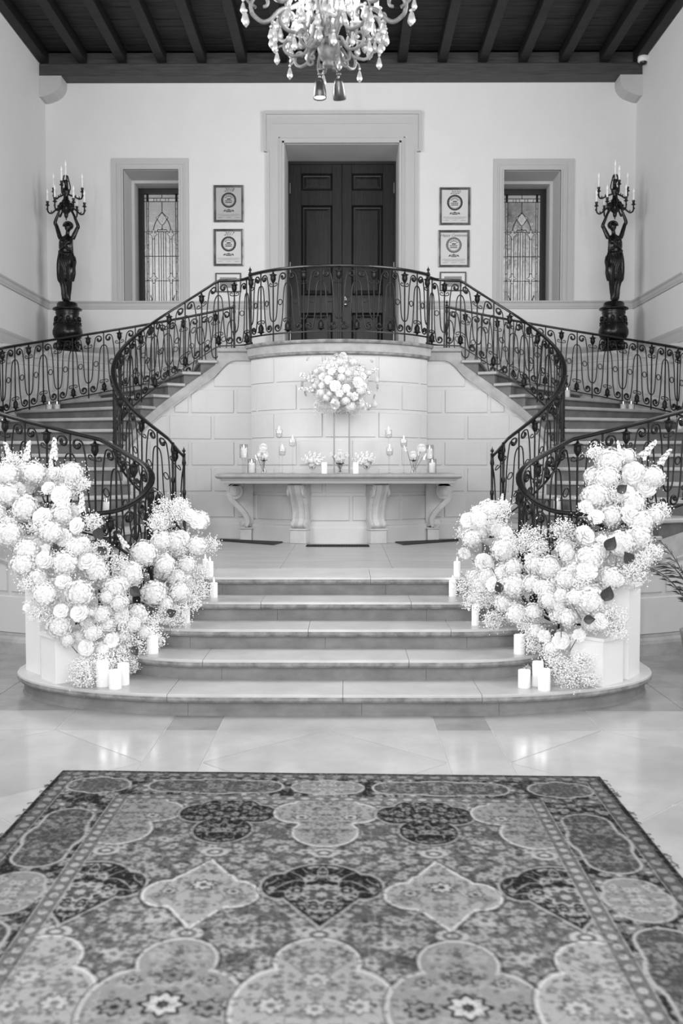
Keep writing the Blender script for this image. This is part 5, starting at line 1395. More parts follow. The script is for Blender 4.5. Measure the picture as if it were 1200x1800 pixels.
# ------------------------------------------------------------------ flowers
def rose_mesh(seed, open_=1.0):
    r_ = random.Random(seed); b = MB()
    b.sphere((0, 0, 0.35), 0.28, 10, 7, (1, 1, 1.25))
    for n, r0, r1, z0, z1, sp in ((3, .12, .30, .25, .80, .9), (4, .16, .46, .12, .80, .75), (5, .18, .70 * open_, .02, .70, .62), (6, .18, .95 * open_, -.08, .48, .52), (6, .16, 1.05 * open_, -.15, .22, .46)):
        a0 = r_.uniform(0, 6)
        for k in range(n):
            a = a0 + 2 * PI * k / n + r_.uniform(-.12, .12); rows = []
            for i in range(5):
                t = i / 4; row = []
                for j in range(5):
                    s = -1 + j / 2; ww = sp * (.45 + .75 * math.sin(PI * (.15 + .62 * t)))
                    rr = r0 + (r1 - r0) * t ** 1.4 - .05 * s * s * t + (.07 * max(0, t - .75) * 4 * r1); zz_ = z0 + (z1 - z0) * math.sin(t * PI / 2 * .95) - (.12 * s * s) * t - .06 * max(0, t - .75) * 4
                    row.append((rr * math.cos(a + s * ww), rr * math.sin(a + s * ww), zz_))
                rows.append(row)
            b.strips(rows)
    return b.mesh('rose', smooth=True)
def floret(b, c, nrm, r, n=4, tw=0.0, cup=.25):
    nrm = Vector(nrm).normalized(); t = nrm.orthogonal().normalized(); u = nrm.cross(t)
    c = Vector(c)
    for k in range(n):
        a = tw + 2 * PI * k / n; d = t * math.cos(a) + u * math.sin(a); e = nrm.cross(d)
        w = 0.62 * r * (4 / n) ** .5
        b.add([tuple(c), tuple(c + d * r * .6 + e * w * .75 + nrm * r * cup * .7), tuple(c + d * r * 1.05 + nrm * r * cup * .4), tuple(c + d * r * .6 - e * w * .75 + nrm * r * cup * .7)], [(0, 1, 2, 3)])
def hydrangea_mesh(seed, n=230):
    r_ = random.Random(seed); b = MB(); b.sphere((0, 0, 0), .80, 14, 10, (1, 1, .92))
    for i in range(n):
        z = 1 - 1.75 * (i + .5) / n; rr = math.sqrt(max(0, 1 - z * z)); a = i * 2.39996 + r_.uniform(-.15, .15); q = r_.uniform(.80, 1.06)
        floret(b, (q * rr * math.cos(a), q * rr * math.sin(a), q * z * .95), (rr * math.cos(a) + r_.uniform(-.25, .25), rr * math.sin(a) + r_.uniform(-.25, .25), z), r_.uniform(.115, .165), 4, r_.uniform(0, 6))
    return b.mesh('hydrangea')
def mum_mesh(seed):
    r_ = random.Random(seed); b = MB(); b.sphere((0, 0, .2), .5, 10, 7)
    for ring, (n, tilt) in enumerate(((6, .2), (10, .5), (13, .8), (16, 1.1), (18, 1.45), (18, 1.75))):
        for k in range(n):
            a = 2 * PI * (k + .5 * (ring % 2)) / n + r_.uniform(-.08, .08); ct, st = math.cos(tilt), math.sin(tilt)
            d = Vector((st * math.cos(a), st * math.sin(a), ct)); e = Vector((-math.sin(a), math.cos(a), 0)); o = Vector((0, 0, .2))
            b.add([tuple(o + d * .35 - e * .07), tuple(o + d * .75 - e * .12 + Vector((0, 0, .03))), tuple(o + d * .98 + Vector((0, 0, .08))), tuple(o + d * .75 + e * .12 + Vector((0, 0, .03))), tuple(o + d * .35 + e * .07)], [(0, 1, 2, 3, 4)])
    return b.mesh('chrysanthemum')
def spike_mesh(seed, n=24):
    """upright spray of small blossoms, length 1, stem along z"""
    r_ = random.Random(seed); b = MB()
    for i in range(n):
        t = (i + .5) / n; a = i * 2.4; rr = r_.uniform(.09, .15) * (1 - .6 * t); z = .18 + .82 * t
        floret(b, (rr * math.cos(a), rr * math.sin(a), z), (math.cos(a), math.sin(a), .45), .125 * (1 - .5 * t), 5, r_.uniform(0, 6), .35)
    return b.mesh('delphinium')
ROSES = [rose_mesh(1), rose_mesh(2, .85), rose_mesh(3, 1.1)]
HYDS = [hydrangea_mesh(4), hydrangea_mesh(5), hydrangea_mesh(6, 200)]
MUM = mum_mesh(2)
SPIKES = [spike_mesh(1), spike_mesh(2, 26)]
for m_ in ROSES + [MUM]: m_.materials.append(M['petal'])
for m_ in HYDS + SPIKES: m_.materials.append(M['hydrangea_petal'])
LEAF = MB().strips([[(s * .42 * math.sin(PI * min(1, t * 1.02) ** .8), t, .12 * abs(s) - .15 * t * t) for s in (-1, -.5, 0, .5, 1)] for t in [i / 7 for i in range(8)]]).mesh('leaf', smooth=True)
LEAF.materials.append(M['leaf_green'])
STEM = MB().tube([(0, 0, 0), (0, 0, 1)], 1, 5).mesh('stem'); STEM.materials.append(M['stem_green'])
def stem(par, a, c, r=0.0035):
    a, c = Vector(a), Vector(c); d = c - a
    inst('stem', STEM, par, a, Vector((0, 0, 1)).rotation_difference(d), (r, r, d.length))
def aim(d, roll=0.0):
    q = Vector((0, 0, 1)).rotation_difference(Vector(d).normalized())
    return q @ Euler((0, 0, roll)).to_quaternion()
def breath(b, c, R, n, sq=(1, 1, 1), dot=0.0052):
    """gypsophila: dots with fine stalks around c; b[0] dots, b[1] stalks"""
    c = Vector(c)
    for i in range(n):
        d = Vector((random.gauss(0, 1), random.gauss(0, 1), random.gauss(0, 1))).normalized() * (R * random.uniform(.35, 1.05))
        p = c + Vector((d.x * sq[0], d.y * sq[1], d.z * sq[2])); r = dot * random.uniform(.65, 1.25)
        o = p; b[0].add([(o.x - r, o.y, o.z), (o.x + r, o.y, o.z), (o.x, o.y - r, o.z), (o.x, o.y + r, o.z), (o.x, o.y, o.z - r), (o.x, o.y, o.z + r)], [(0, 2, 5), (2, 1, 5), (1, 3, 5), (3, 0, 5), (2, 0, 4), (1, 2, 4), (3, 1, 4), (0, 3, 4)])
        if i % 6 == 0:
            q = c + (p - c) * .3 - Vector((0, 0, R * .25)); w = 0.0011
            b[1].add([(q.x - w, q.y, q.z), (q.x + w, q.y, q.z), (p.x + w, p.y, p.z), (p.x - w, p.y, p.z)], [(0, 1, 2, 3)])
def big_arrangements(side, zoom, flowers, clouds, spikes, leaves, depth, split, labels, stems_px):
    """flowers: (cx, cy, r, kind) in zoomed pixels; zoom: (ox, oy, k)"""
    ox, oy, k = zoom; sx = -1 if side == 'left' else 1
    roots = {}
    for key, (loc, lab) in labels.items():
        roots[key] = thing('flower_arrangement', loc, lab, 'flower arrangement', 'white floral arrangements on the steps')
    dots = {q: (MB(), MB()) for q in roots}
    def world(cx, cy, dd=0.0):
        px, py = ox + cx * k, oy + cy * k; d = depth(px, py) + dd; x, z = inv(px, py, d); return Vector((x, d, z)), k * d / 1750
    rd = random.Random(5 if sx < 0 else 6)
    for cx, cy, r, kind in flowers:
        p, s = world(cx, cy, rd.uniform(-.06, .06)); par = roots[split(cx, cy)]
        dirn = Vector((rd.uniform(-.55, .55), -1.0, rd.uniform(.05, .75)))
        if kind == 'H': inst('hydrangea', rd.choice(HYDS), par, p, aim(dirn + Vector((0, 0, .5)), rd.uniform(0, 6)), r * s * 1.06)
        else: inst('rose', rd.choice(ROSES), par, p - dirn.normalized() * r * s * .35, aim(dirn, rd.uniform(0, 6)), r * s * 1.0)
        # second layer behind for depth
        if kind == 'H' and rd.random() < .55:
            q = p + Vector((rd.uniform(-.07, .07), rd.uniform(.10, .17), rd.uniform(-.08, .02)))
            inst('hydrangea', rd.choice(HYDS), par, q, aim((rd.uniform(-.5, .5), -.6, .8), rd.uniform(0, 6)), r * s * .95)
        if rd.random() < .45:
            q = p + Vector((rd.uniform(-.12, .12), rd.uniform(.12, .22), rd.uniform(-.12, .05)))
            inst('hydrangea', rd.choice(HYDS), par, q, aim((rd.uniform(-.5, .5), -.6, .8), rd.uniform(0, 6)), 55 * s)
        breath(dots[split(cx, cy)], p + Vector((0, .04, 0)), r * s * 1.55, 95 if kind == 'H' else 64)
    for cx, cy, r in clouds:
        p, s = world(cx, cy); breath(dots[split(cx, cy)], p, r * s, int(110 + r * 5.5), (1, .8, .85))
        breath(dots[split(cx, cy)], p, r * s * 1.35, 90)
    for cx, cy, L_, ax, az, kd in spikes:
        p, s = world(cx, cy); d = Vector((ax, -.15, az)).normalized()
        inst('delphinium', SPIKES[kd], roots[split(cx, cy)], p - d * L_ * s * .55, aim(d, rd.uniform(0, 6)), L_ * s * 1.1)
        stem(roots[split(cx, cy)], p - d * L_ * s * 1.3, p + d * L_ * s * .35, .0028)
    for cx, cy, r, rot in leaves:
        p, s = world(cx, cy, -.06); inst('leaf', LEAF, roots[split(cx, cy)], p, Euler((PI / 2 + .3, rot, 0)).to_quaternion(), r * s * 2)
    for (ax, ay), (bx2, by2) in stems_px:
        a, _ = world(ax, ay, -.05); c, _ = world(bx2, by2, -.02); stem(roots[split(ax, ay)], a, c)
    for q, (d0, d1) in dots.items():
        if d0.v:
            o = d0.build('babys_breath', 'breath_petal', roots[q]); o['kind'] = 'stuff'
            o = d1.build('babys_breath_stalks', 'stalk_pale', roots[q]); o['kind'] = 'stuff'
Lf = [(180,215,62,'H'),(375,215,58,'H'),(40,220,60,'H'),(285,215,40,'R'),(40,330,60,'H'),(255,290,42,'R'),(320,330,50,'R'),(130,400,70,'H'),(220,440,48,'R'),(330,385,42,'R'),(330,430,60,'H'),(400,490,38,'R'),(50,540,65,'H'),(270,530,60,'H'),(330,555,45,'R'),(140,620,60,'H'),(240,610,28,'R'),(400,610,50,'H'),(120,700,65,'H'),(230,672,42,'R'),(340,690,65,'H'),(460,680,45,'R'),(510,735,60,'H'),(330,780,48,'R'),(235,860,65,'H'),(420,850,70,'H'),(138,925,25,'R'),(320,940,34,'R'),(415,948,42,'R'),(310,1020,65,'H'),(355,1095,40,'H'),(450,1135,38,'R'),(635,970,42,'R'),(585,1095,38,'R'),(530,960,45,'H'),(640,1140,28,'R'),(600,820,60,'H'),(560,870,35,'H'),(690,800,35,'R'),(760,640,70,'H'),(690,745,65,'H'),(810,850,65,'H'),(740,965,35,'R'),(870,700,55,'H'),(850,575,55,'H'),(915,580,60,'H'),(960,560,42,'R'),(1035,600,55,'H'),(985,700,48,'H'),(970,750,30,'R'),(945,840,55,'H'),(1000,435,35,'R'),(1040,470,35,'R'),(700,1010,45,'H'),(480,950,18,'R'),(560,1010,42,'H'),(620,900,45,'H'),(870,900,40,'H'),(90,300,45,'R'),(440,580,30,'R'),(200,770,50,'H'),(480,1060,42,'H'),(540,1140,40,'H'),(-20,430,55,'H')]
Lc = [(440,1290,80),(520,1230,80),(690,1230,50),(600,1180,80),(820,1090,60),(930,970,75),(1060,830,60),(1110,590,50),(880,420,90),(950,380,50),(830,480,60),(490,470,55),(380,290,60),(440,270,40),(80,170,80),(530,620,60),(620,700,65),(700,1130,80),(780,1010,70),(870,960,60),(1010,900,55),(160,800,60),(210,960,60),(420,1230,50),(620,1040,70),(1060,740,50),(40,480,50),(200,500,60)]
Ls = [(45,110,110,-.25,1,0),(145,105,110,.2,1,0),(285,95,120,.12,1,0),(430,380,110,.1,1,1),(650,580,90,-.5,.9,1),(270,190,90,0,1,1)]
Ll = [(505,560,38,.6),(690,820,36,2.2),(560,640,30,-.8),(880,960,30,1.2),(700,1130,28,2.6)]
Lst = [((300,640),(320,600)),((490,830),(520,770)),((620,1010),(605,1080)),((380,1130),(410,1165)),((900,840),(935,780)),((840,790),(880,720)),((270,600),(260,650)),((225,480),(235,560))]
Rf = [(840,145,65,'H'),(920,120,40,'H'),(820,225,60,'H'),(950,205,55,'R'),(1050,225,55,'H'),(1018,275,42,'R'),(760,320,65,'H'),(910,310,40,'R'),(950,360,60,'H'),(715,372,36,'R'),(840,420,55,'H'),(935,410,42,'R'),(765,420,35,'R'),(990,455,60,'H'),(715,512,50,'R'),(795,540,35,'R'),(890,560,68,'H'),(975,530,65,'H'),(620,605,38,'R'),(730,635,65,'H'),(530,680,62,'H'),(720,690,50,'R'),(840,735,60,'H'),(870,740,30,'R'),(620,740,60,'H'),(590,820,38,'R'),(495,780,45,'R'),(735,850,70,'H'),(580,872,32,'R'),(355,770,60,'H'),(305,590,65,'H'),(208,655,45,'R'),(350,680,45,'H'),(250,760,40,'R'),(440,640,40,'R'),(365,910,55,'H'),(105,605,30,'R'),(120,440,33,'R'),(180,432,38,'R'),(215,385,30,'R'),(160,387,18,'R'),(140,530,50,'H'),(310,500,38,'R'),(270,490,45,'H'),(505,1020,38,'R'),(590,1045,38,'R'),(680,1020,32,'R'),(540,1080,40,'H'),(790,945,40,'R'),(740,960,40,'H'),(530,840,50,'H'),(440,760,45,'H'),(190,760,50,'H'),(300,860,45,'H'),(450,900,45,'H'),(620,930,45,'H'),(1060,420,45,'H'),(660,830,45,'H'),(460,1000,40,'H')]
Rc = [(650,1230,85),(590,1180,70),(700,1150,60),(830,930,85),(860,990,60),(950,710,75),(1050,600,50),(1085,395,55),(760,100,45),(600,490,70),(440,530,80),(480,580,50),(110,780,60),(150,850,60),(250,940,60),(400,1180,40),(450,1050,70),(110,500,50),(270,420,60),(540,1120,60),(200,830,70),(420,960,60),(380,560,60),(300,370,40),(690,760,50),(1000,640,50),(620,1240,60),(740,1240,40),(830,320,60)]
Rs = [(1020,95,120,.6,.8,0),(1105,130,100,.55,.85,0),(290,340,60,.1,1,1),(880,80,70,-.3,1,1)]
Rl = [(805,845,42,.3),(940,655,36,-.6),(815,590,40,.5),(870,300,30,.9),(700,940,30,1.5),(285,800,30,-.4)]
Rst = [((640,860),(690,940)),((545,900),(560,990)),((590,900),(588,1030)),((760,520),(735,400)),((830,500),(795,440)),((240,680),(310,830)),((140,640),(190,690)),((630,1100),(665,1040)),((435,680),(432,820)),((865,620),(862,690))]
def depL(px, py): return 6.98 + max(0, 1060 - py) / 280 * 0.85 + min(1.15, max(0, (px - 150) / 215)) * 1.0 * (1 if py > 930 else 0.75)
def depR(px, py): return depL(1165 - px + 0, py)
def splL(cx, cy): return 'c' if cx > 590 and cy < 1000 else ('b' if cy > 900 else 'a')
def splR(cx, cy): return 'c' if cx < 475 and cy < 980 else ('b' if cy > 900 else 'a')
big_arrangements('left', (0, 760, 1 / 3), Lf, Lc, Ls, Ll, depL, splL, {
    'a': ((-2.15, 7.5, 0.845), 'tall spray of white hydrangeas, roses and delphiniums on the left pedestals'),
    'b': ((-1.75, 7.35, 0.155), 'low spill of white roses and gypsophila behind the three candles at left'),
    'c': ((-1.25, 8.2, 0.62), 'white hydrangea arrangement beside the left stair newel')}, Lst)
big_arrangements('right', (780, 760, 0.35), Rf, Rc, Rs, Rl, depR, splR, {
    'a': ((2.15, 7.5, 0.845), 'tall spray of white hydrangeas and roses with dark leaves on the right pedestals'),
    'b': ((1.65, 7.35, 0.155), 'low spill of white roses and gypsophila beside the low right pedestal'),
    'c': ((1.2, 8.2, 0.62), 'white rose and hydrangea arrangement beside the right stair newel')}, Rst)
# ------------------------------------------------------------------ candles on the steps
FLAME = MB().lathe([(0.0008, 0.0), (0.0045, 0.008), (0.0055, 0.015), (0.003, 0.03), (0.0006, 0.042)], n=8).mesh('flame', smooth=True); FLAME.materials.append(M['flame'])
def pillar(x, y, z0, r, h, label, group, lit=True, light=0.0, fs=1.0, name='pillar_candle'):
    t = thing(name, (x, y, z0), label, 'candle', group)
    wax = MB().lathe([(r * .97, 0), (r, 0.004), (r, h - 0.008), (r * .96, h - 0.001), (r * .84, h), (r * .80, h - 0.012), (r * .3, h - 0.016), (0.001, h - 0.016)], (x, y, z0), 20, cap=False).build('wax', 'candle_wax', t, smooth=True)
    MB().tube([(x, y, z0 + h - 0.018), (x + .001, y, z0 + h + 0.002)], 0.0015, 5).build('wick', 'wick', t)
    if lit: inst('flame', FLAME, t, (x, y, z0 + h - 0.002), None, fs)
    if light:
        l = bpy.data.lights.new('candle_light', 'POINT'); l.energy = light; l.shadow_soft_size = 0.02
        o = bpy.data.objects.new('candle_light', l); COL.objects.link(o); o.parent = t; o.location = (0, 0, h + 0.02)
    return t
def step_candle(px, ptop, pbot, wpx, z0, label, fs=1.1, light=0.10):
    x, y = onz(px, pbot - 1, z0); k = y / 1750
    pillar(x, y, z0, wpx * k / 2, (pbot - ptop) * k, label, 'pillar candles on the steps', wpx < 15, light, fs)
SZ = [R_ * (i + 1) for i in range(5)]
step_candle(180, 1163, 1207, 22, SZ[0], 'white pillar candle at the left of three by the left flowers')
step_candle(202.5, 1178, 1211, 23, SZ[0], 'short glowing candle in front of the three by the left flowers')
step_candle(217, 1166, 1204, 21, SZ[0], 'white pillar candle at the right of three by the left flowers')
step_candle(268, 1118, 1149, 21, SZ[1], 'white candle on the second step by the left flowers')
step_candle(327.5, 1068, 1096, 13, SZ[2], 'slim candle on the third step by the left flowers')
step_candle(376, 1025, 1051, 13, SZ[3], 'slim candle on the fourth step by the left flowers')
step_candle(369, 988, 1014, 12, SZ[4], 'slim candle on the platform edge at left, in front of its twin')
step_candle(361, 984, 1008, 10, SZ[4], 'slim candle on the platform edge at left, half hidden by its twin')
step_candle(921, 1178, 1209, 22, SZ[0], 'short candle at the left of three by the right flowers')
step_candle(945, 1163, 1206, 20, SZ[0], 'white pillar candle at the back of three by the right flowers')
step_candle(956, 1176, 1214, 22, SZ[0], 'white pillar candle at the front right of three by the right flowers')
step_candle(912.5, 1116, 1150, 20, SZ[1], 'white candle on the second step by the right flowers')
step_candle(835, 1071, 1100, 13, SZ[2], 'slim candle on the third step by the right flowers')
step_candle(795, 1021, 1049, 13, SZ[3], 'slim candle on the fourth step by the right flowers')
step_candle(803, 988, 1014, 12, SZ[4], 'slim candle on the platform edge by the right flowers')

# candles in glass cylinders on the stair treads
def glass_cyl(b, c, r, h, foot=0.0):
    b.lathe([(r * .2, 0.002), (r, 0.002), (r, h), (r - .0025, h), (r - .0025, 0.006), (r * .2, 0.006)], c, 20, cap=False); return b
def stair_votive(x, y, z, label, n=1, h=0.10, lit=True):
    t = thing('glass_candle', (x, y, z), label, 'candle', 'glass candles on the stairs')
    offs = [0.0] if n == 1 else [-0.055, 0.055]
    for dx in offs:
        gl = glass_cyl(MB(), (x + dx, y, z), 0.048, h + 0.045).build('glass', 'clear_glass', t, smooth=True)
        MB().lathe([(0.037, 0.006), (0.038, 0.01), (0.038, h), (0.03, h - .004), (0.002, h - .008)], (x + dx, y, z), 16, cap=False).build('wax', 'candle_wax', t, smooth=True)
        MB().tube([(x + dx, y, z + h - .01), (x + dx, y, z + h + .006)], .0015, 5).build('wick', 'wick', t)
        inst('flame', FLAME, t, (x + dx, y, z + h + .002), None, .9)
def tread_point(px, py, sx):
    """first stair tread whose top the picture shows at px, py"""
    for kk in range(NS):
        z = Z_P + RISE * (kk + 1)
        if abs(z - CAM_H) < 1e-3: continue
        x, d = onz(px, py, z)
        if d <= 0: continue
        th = math.atan2(sx * x - CXS, CYS - d); rr = math.hypot(sx * x - CXS, CYS - d)
        if kk * DTH - .02 <= th <= (kk + 1) * DTH and R_IN < rr < R_OUT: return x, d, z
    return None
def on_stairs(kk, rr, frac, sx):
    th = (kk + frac) * DTH; x, y, _ = sp(sx, rr, th, 0); return x, y, Z_P + RISE * (kk + 1)
def seek(px, py, sx, rlo=1.3, rhi=3.05):
    """tread position whose projection is nearest to px, py"""
    best = None
    for kk in range(NS):
        for fr in (0.2, 0.35, 0.5, 0.65):
            for i in range(16):
                rr = rlo + (rhi - rlo) * i / 15; x, y, z = on_stairs(kk, rr, fr, sx)
                dx = x - CAM_X; c, s = math.cos(YAW), math.sin(YAW); Xc = dx * c + y * s; Yc = -dx * s + y * c
                cp, sp_ = math.cos(PITCH), math.sin(PITCH); D = Yc * cp - (z - CAM_H) * sp_; Uu = (z - CAM_H) * cp + Yc * sp_
                e = (600 + F_PX * Xc / D - px) ** 2 + (900 - F_PX * Uu / D - py) ** 2
                if best is None or e < best[0]: best = (e, x, y, z)
    return best[1:]
for px, py, sx, n, lab in ((93, 726, -1, 2, 'pair of glass candles on the upper left stairs'), (202, 693, -1, 1, 'small glass candle high on the left stairs behind the railing'), (5, 757, -1, 1, 'glass candle at the left edge of the stairs'),
                           (190, 890, -1, 1, 'glass candle low on the left stairs behind the flowers'), (1106, 728, 1, 2, 'pair of glass candles on the upper right stairs'), (991, 695, 1, 2, 'pair of glass candles high on the right stairs behind the railing'),
                           (1194, 757, 1, 1, 'glass candle at the right edge of the stairs'), (977, 895, 1, 1, 'glass candle low on the right stairs behind the flowers')):
    x, y, z = seek(px, py, sx, 1.25, 3.05)
    stair_votive(x, y, z, lab, n)

# ------------------------------------------------------------------ things on the console table
IY = 12.0
def tx(px): return inv(px, 832, IY)[0]
def tz(py): return inv(600, py, IY)[1]
K1 = IY / 1750
GRP = 'candles on the console table'
def hurricane(px, ptop, pbase, label, y=IY, tall=True, light=0.18):
    """pillar candle in a glass cup, on a ribbed glass foot when tall"""
    x = tx(px); t = thing('hurricane_candle', (x, y, TZ), label, 'candle', GRP)
    r = 0.04; zb = TZ + 0.004; hw = 0.13
    if tall:
        zb = TZ + (832 - pbase) * K1
        MB().lathe([(0.045, 0.0), (0.047, 0.006), (0.02, 0.012), (0.016, 0.02), (0.026, 0.04), (0.016, 0.058), (0.026, 0.075), (0.016, 0.095), (0.026, 0.112), (0.018, 0.13), (0.03, zb - TZ - 0.006), (0.046, zb - TZ)], (x, y, TZ), 18).build('glass_foot', 'clear_glass', t, smooth=True)
    glass_cyl(MB(), (x, y, zb), r + .012, (pbase - ptop) * K1 + 0.05).build('glass', 'clear_glass', t, smooth=True)
    h = (pbase - ptop) * K1
    MB().lathe([(r, 0.007), (r, h - .006), (r * .9, h), (r * .7, h - .01), (.002, h - .012)], (x, y, zb), 18, cap=False).build('wax', 'candle_wax', t, smooth=True)
    MB().tube([(x, y, zb + h - .014), (x, y, zb + h + .004)], .0015, 5).build('wick', 'wick', t)
    inst('flame', FLAME, t, (x, y, zb + h - .002), None, 1.1)
    l = bpy.data.lights.new('candle_light', 'POINT'); l.energy = light; l.shadow_soft_size = 0.02
    o = bpy.data.objects.new('candle_light', l); COL.objects.link(o); o.parent = t; o.location = (0, 0, zb + h + .025 - TZ)
hurricane(428.5, 788, 805, 'candle in glass on a ribbed foot at the left end of the table')
hurricane(443.5, 813, 831, 'low glass candle beside the left bud vase on the table', y=11.91, tall=False)
hurricane(755, 789, 807, 'candle in glass on a ribbed foot at the right end of the table', y=12.03)
hurricane(758, 814, 832, 'low glass candle at the right end of the table', y=11.905, tall=False)
def stem_holder(px, pcup, label, y=IY, light=0.3):
    """floating candle in a glass cup on a long thin glass stem"""
    x = tx(px); t = thing('stem_candle_holder', (x, y, TZ), label, 'candle holder', 'glass stem candle holders')
    zc = TZ + (832 - pcup - 14) * K1; s = zc - TZ
    MB().lathe([(0.042, 0), (0.043, 0.004), (0.012, 0.01), (0.006, 0.02), (0.006, s * .45), (0.013, s * .5), (0.006, s * .55), (0.006, s - .02), (0.014, s)], (x, y, TZ), 14).build('glass_stem', 'clear_glass', t, smooth=True)
    MB().lathe([(0.014, 0), (0.036, 0.006), (0.042, 0.03), (0.042, 0.098), (0.0395, 0.098), (0.0395, 0.03), (0.03, 0.01), (0.004, 0.006)], (x, y, zc), 18, cap=False).build('glass_cup', 'clear_glass', t, smooth=True)
    MB().lathe([(0.034, 0.052), (0.037, 0.058), (0.037, 0.088), (0.03, 0.092), (0.003, 0.088)], (x, y, zc), 16).build('floating_candle', 'candle_wax', t, smooth=True)
    inst('flame', FLAME, t, (x, y, zc + .088), None, 1.2)
    l = bpy.data.lights.new('candle_light', 'POINT'); l.energy = light; l.shadow_soft_size = 0.02
    o = bpy.data.objects.new('candle_light', l); COL.objects.link(o); o.parent = t; o.location = (0, 0, zc + .125 - TZ)
stem_holder(490, 755, 'tallest stem candle holder left of the centrepiece', y=12.06)
stem_holder(496.5, 787, 'shortest stem candle holder left of the centrepiece', y=11.96)
stem_holder(514, 771, 'middle height stem candle holder left of the centrepiece', y=12.02)
stem_holder(683, 756, 'tallest stem candle holder right of the centrepiece', y=12.08)
stem_holder(684, 787, 'shortest stem candle holder right of the centrepiece', y=11.95)
stem_holder(709.5, 772, 'middle height stem candle holder right of the centrepiece', y=12.02)
for px, lab in ((570, 'plain white pillar candle left of the centrepiece stand'), (625, 'plain white pillar candle right of the centrepiece stand')):
    pillar(tx(px), 11.94, TZ, 0.035, 0.135, lab, 'plain pillar candles on the table', lit=False)
# bud vases, compotes, centre vase
def bud_vase(px, blooms, label):
    x = tx(px); y = 11.96; t = thing('bud_vase', (x, y, TZ), label, 'vase', 'glass bud vases on the table')
    MB().lathe([(0.038, 0.0), (0.036, 0.02), (0.018, 0.06), (0.014, 0.10), (0.022, 0.145), (0.035, 0.168), (0.033, 0.168), (0.019, 0.14), (0.011, 0.10), (0.014, 0.06), (0.03, 0.015)], (x, y, TZ), 16, cap=False).build('vase_glass', 'clear_glass', t, smooth=True)
    for dx, dz, r, kd in blooms:
        p = Vector((x + dx, y - .02, TZ + dz)); stem(t, (x + dx * .08, y, TZ + .02), p, .003)
        if kd == 'M': inst('chrysanthemum', MUM, t, p, aim((dx * 2, -.7, .8)), r)
        elif kd == 'S': inst('delphinium', SPIKES[1], t, p - Vector((0, 0, .05)), aim((dx * 4, 0, 1)), r)
        else: inst('rose', ROSES[0], t, p, aim((dx * 3, -.6, .8)), r)
    for i in range(4): inst('leaf', LEAF, t, (x, y, TZ + .14), Euler((.6, 0, i * 1.6)).to_quaternion(), .05)
bud_vase(464, [(-.002, .30, .055, 'M'), (.01, .215, .055, 'M'), (-.035, .225, .045, 'M'), (-.075, .20, .08, 'S')], 'bud vase with two stacked white blooms left on the table')
bud_vase(726, [(-.005, .215, .05, 'M'), (.09, .29, .06, 'M'), (-.085, .30, .09, 'S'), (.05, .25, .10, 'S'), (.11, .2, .1, 'S')], 'bud vase with a tall spray of blooms right on the table')
def compote(px, label, seed, tilt):
    x = tx(px); y = 11.98; t = thing('flower_compote', (x, y, TZ), label, 'vase', 'small glass compotes of flowers'); r_ = random.Random(seed)
    MB().lathe([(0.035, 0), (0.036, .005), (0.01, .012), (0.009, .04), (0.03, .055), (0.05, .085), (0.047, .085), (0.028, .058), (.004, .05)], (x, y, TZ), 16, cap=False).build('vase_glass', 'clear_glass', t, smooth=True)
    for i in range(9):
        a = r_.uniform(0, 6.28); d = r_.uniform(.01, .085); p = Vector((x + d * math.cos(a), y + d * math.sin(a) * .6 - .02, TZ + .11 + r_.uniform(0, .06)))
        inst('blossom', HYDS[i % 3] if i % 2 else MUM, t, p, aim((d * math.cos(a) * 6, -.5, .8), i), r_.uniform(.026, .04)); stem(t, (x, y, TZ + .06), p, .0025)
    for i in range(6):
        a = (-.9 + .36 * i) + tilt; d = Vector((math.sin(a), r_.uniform(-.2, .2), math.cos(a))).normalized(); p = Vector((x, y, TZ + .08)); L_ = r_.uniform(.13, .2)
        inst('delphinium', SPIKES[i % 2], t, p + d * .03, aim(d), L_); stem(t, p, p + d * L_ * .9, .0022)
    q = (MB(), MB()); breath(q, (x, y - .02, TZ + .13), .08, 130, (1.1, .7, .8), .004); o = q[0].build('babys_breath', 'breath_petal', t); o['kind'] = 'stuff'
compote(549, 'small glass compote of white blossom left of the centrepiece stand', 3, 0)
compote(644, 'small glass compote of white blossom right of the centrepiece stand', 4, -.15)
x = tx(597.5); y = 11.93
t = thing('centre_vase', (x, y, TZ), 'small glass vase of loose stems between the two stand legs', 'vase')
MB().lathe([(0.028, 0), (0.03, .004), (0.022, .05), (0.04, .11), (0.05, .135), (.047, .135), (.037, .11), (.019, .05), (.02, .01)], (x, y, TZ), 16, cap=False).build('vase_glass', 'clear_glass', t, smooth=True)
for i, (dx, dz, r, m_) in enumerate(((-.002, .24, .045, 'M'), (.075, .215, .035, 'M'), (-.10, .22, .03, 'M'), (-.05, .2, .03, 'R'), (.04, .185, .03, 'R'), (-.02, .17, .03, 'R'))):
    p = Vector((x + dx, y - .01, TZ + dz)); stem(t, (x - dx * .15, y, TZ + .02), p, .003); inst('chrysanthemum' if m_ == 'M' else 'rose', MUM if m_ == 'M' else ROSES[1], t, p, aim((dx * 3, -.5, .8)), r)
for i in range(6): inst('leaf', LEAF, t, (x, y, TZ + .10), Euler((.5, 0, i)).to_quaternion(), .06)

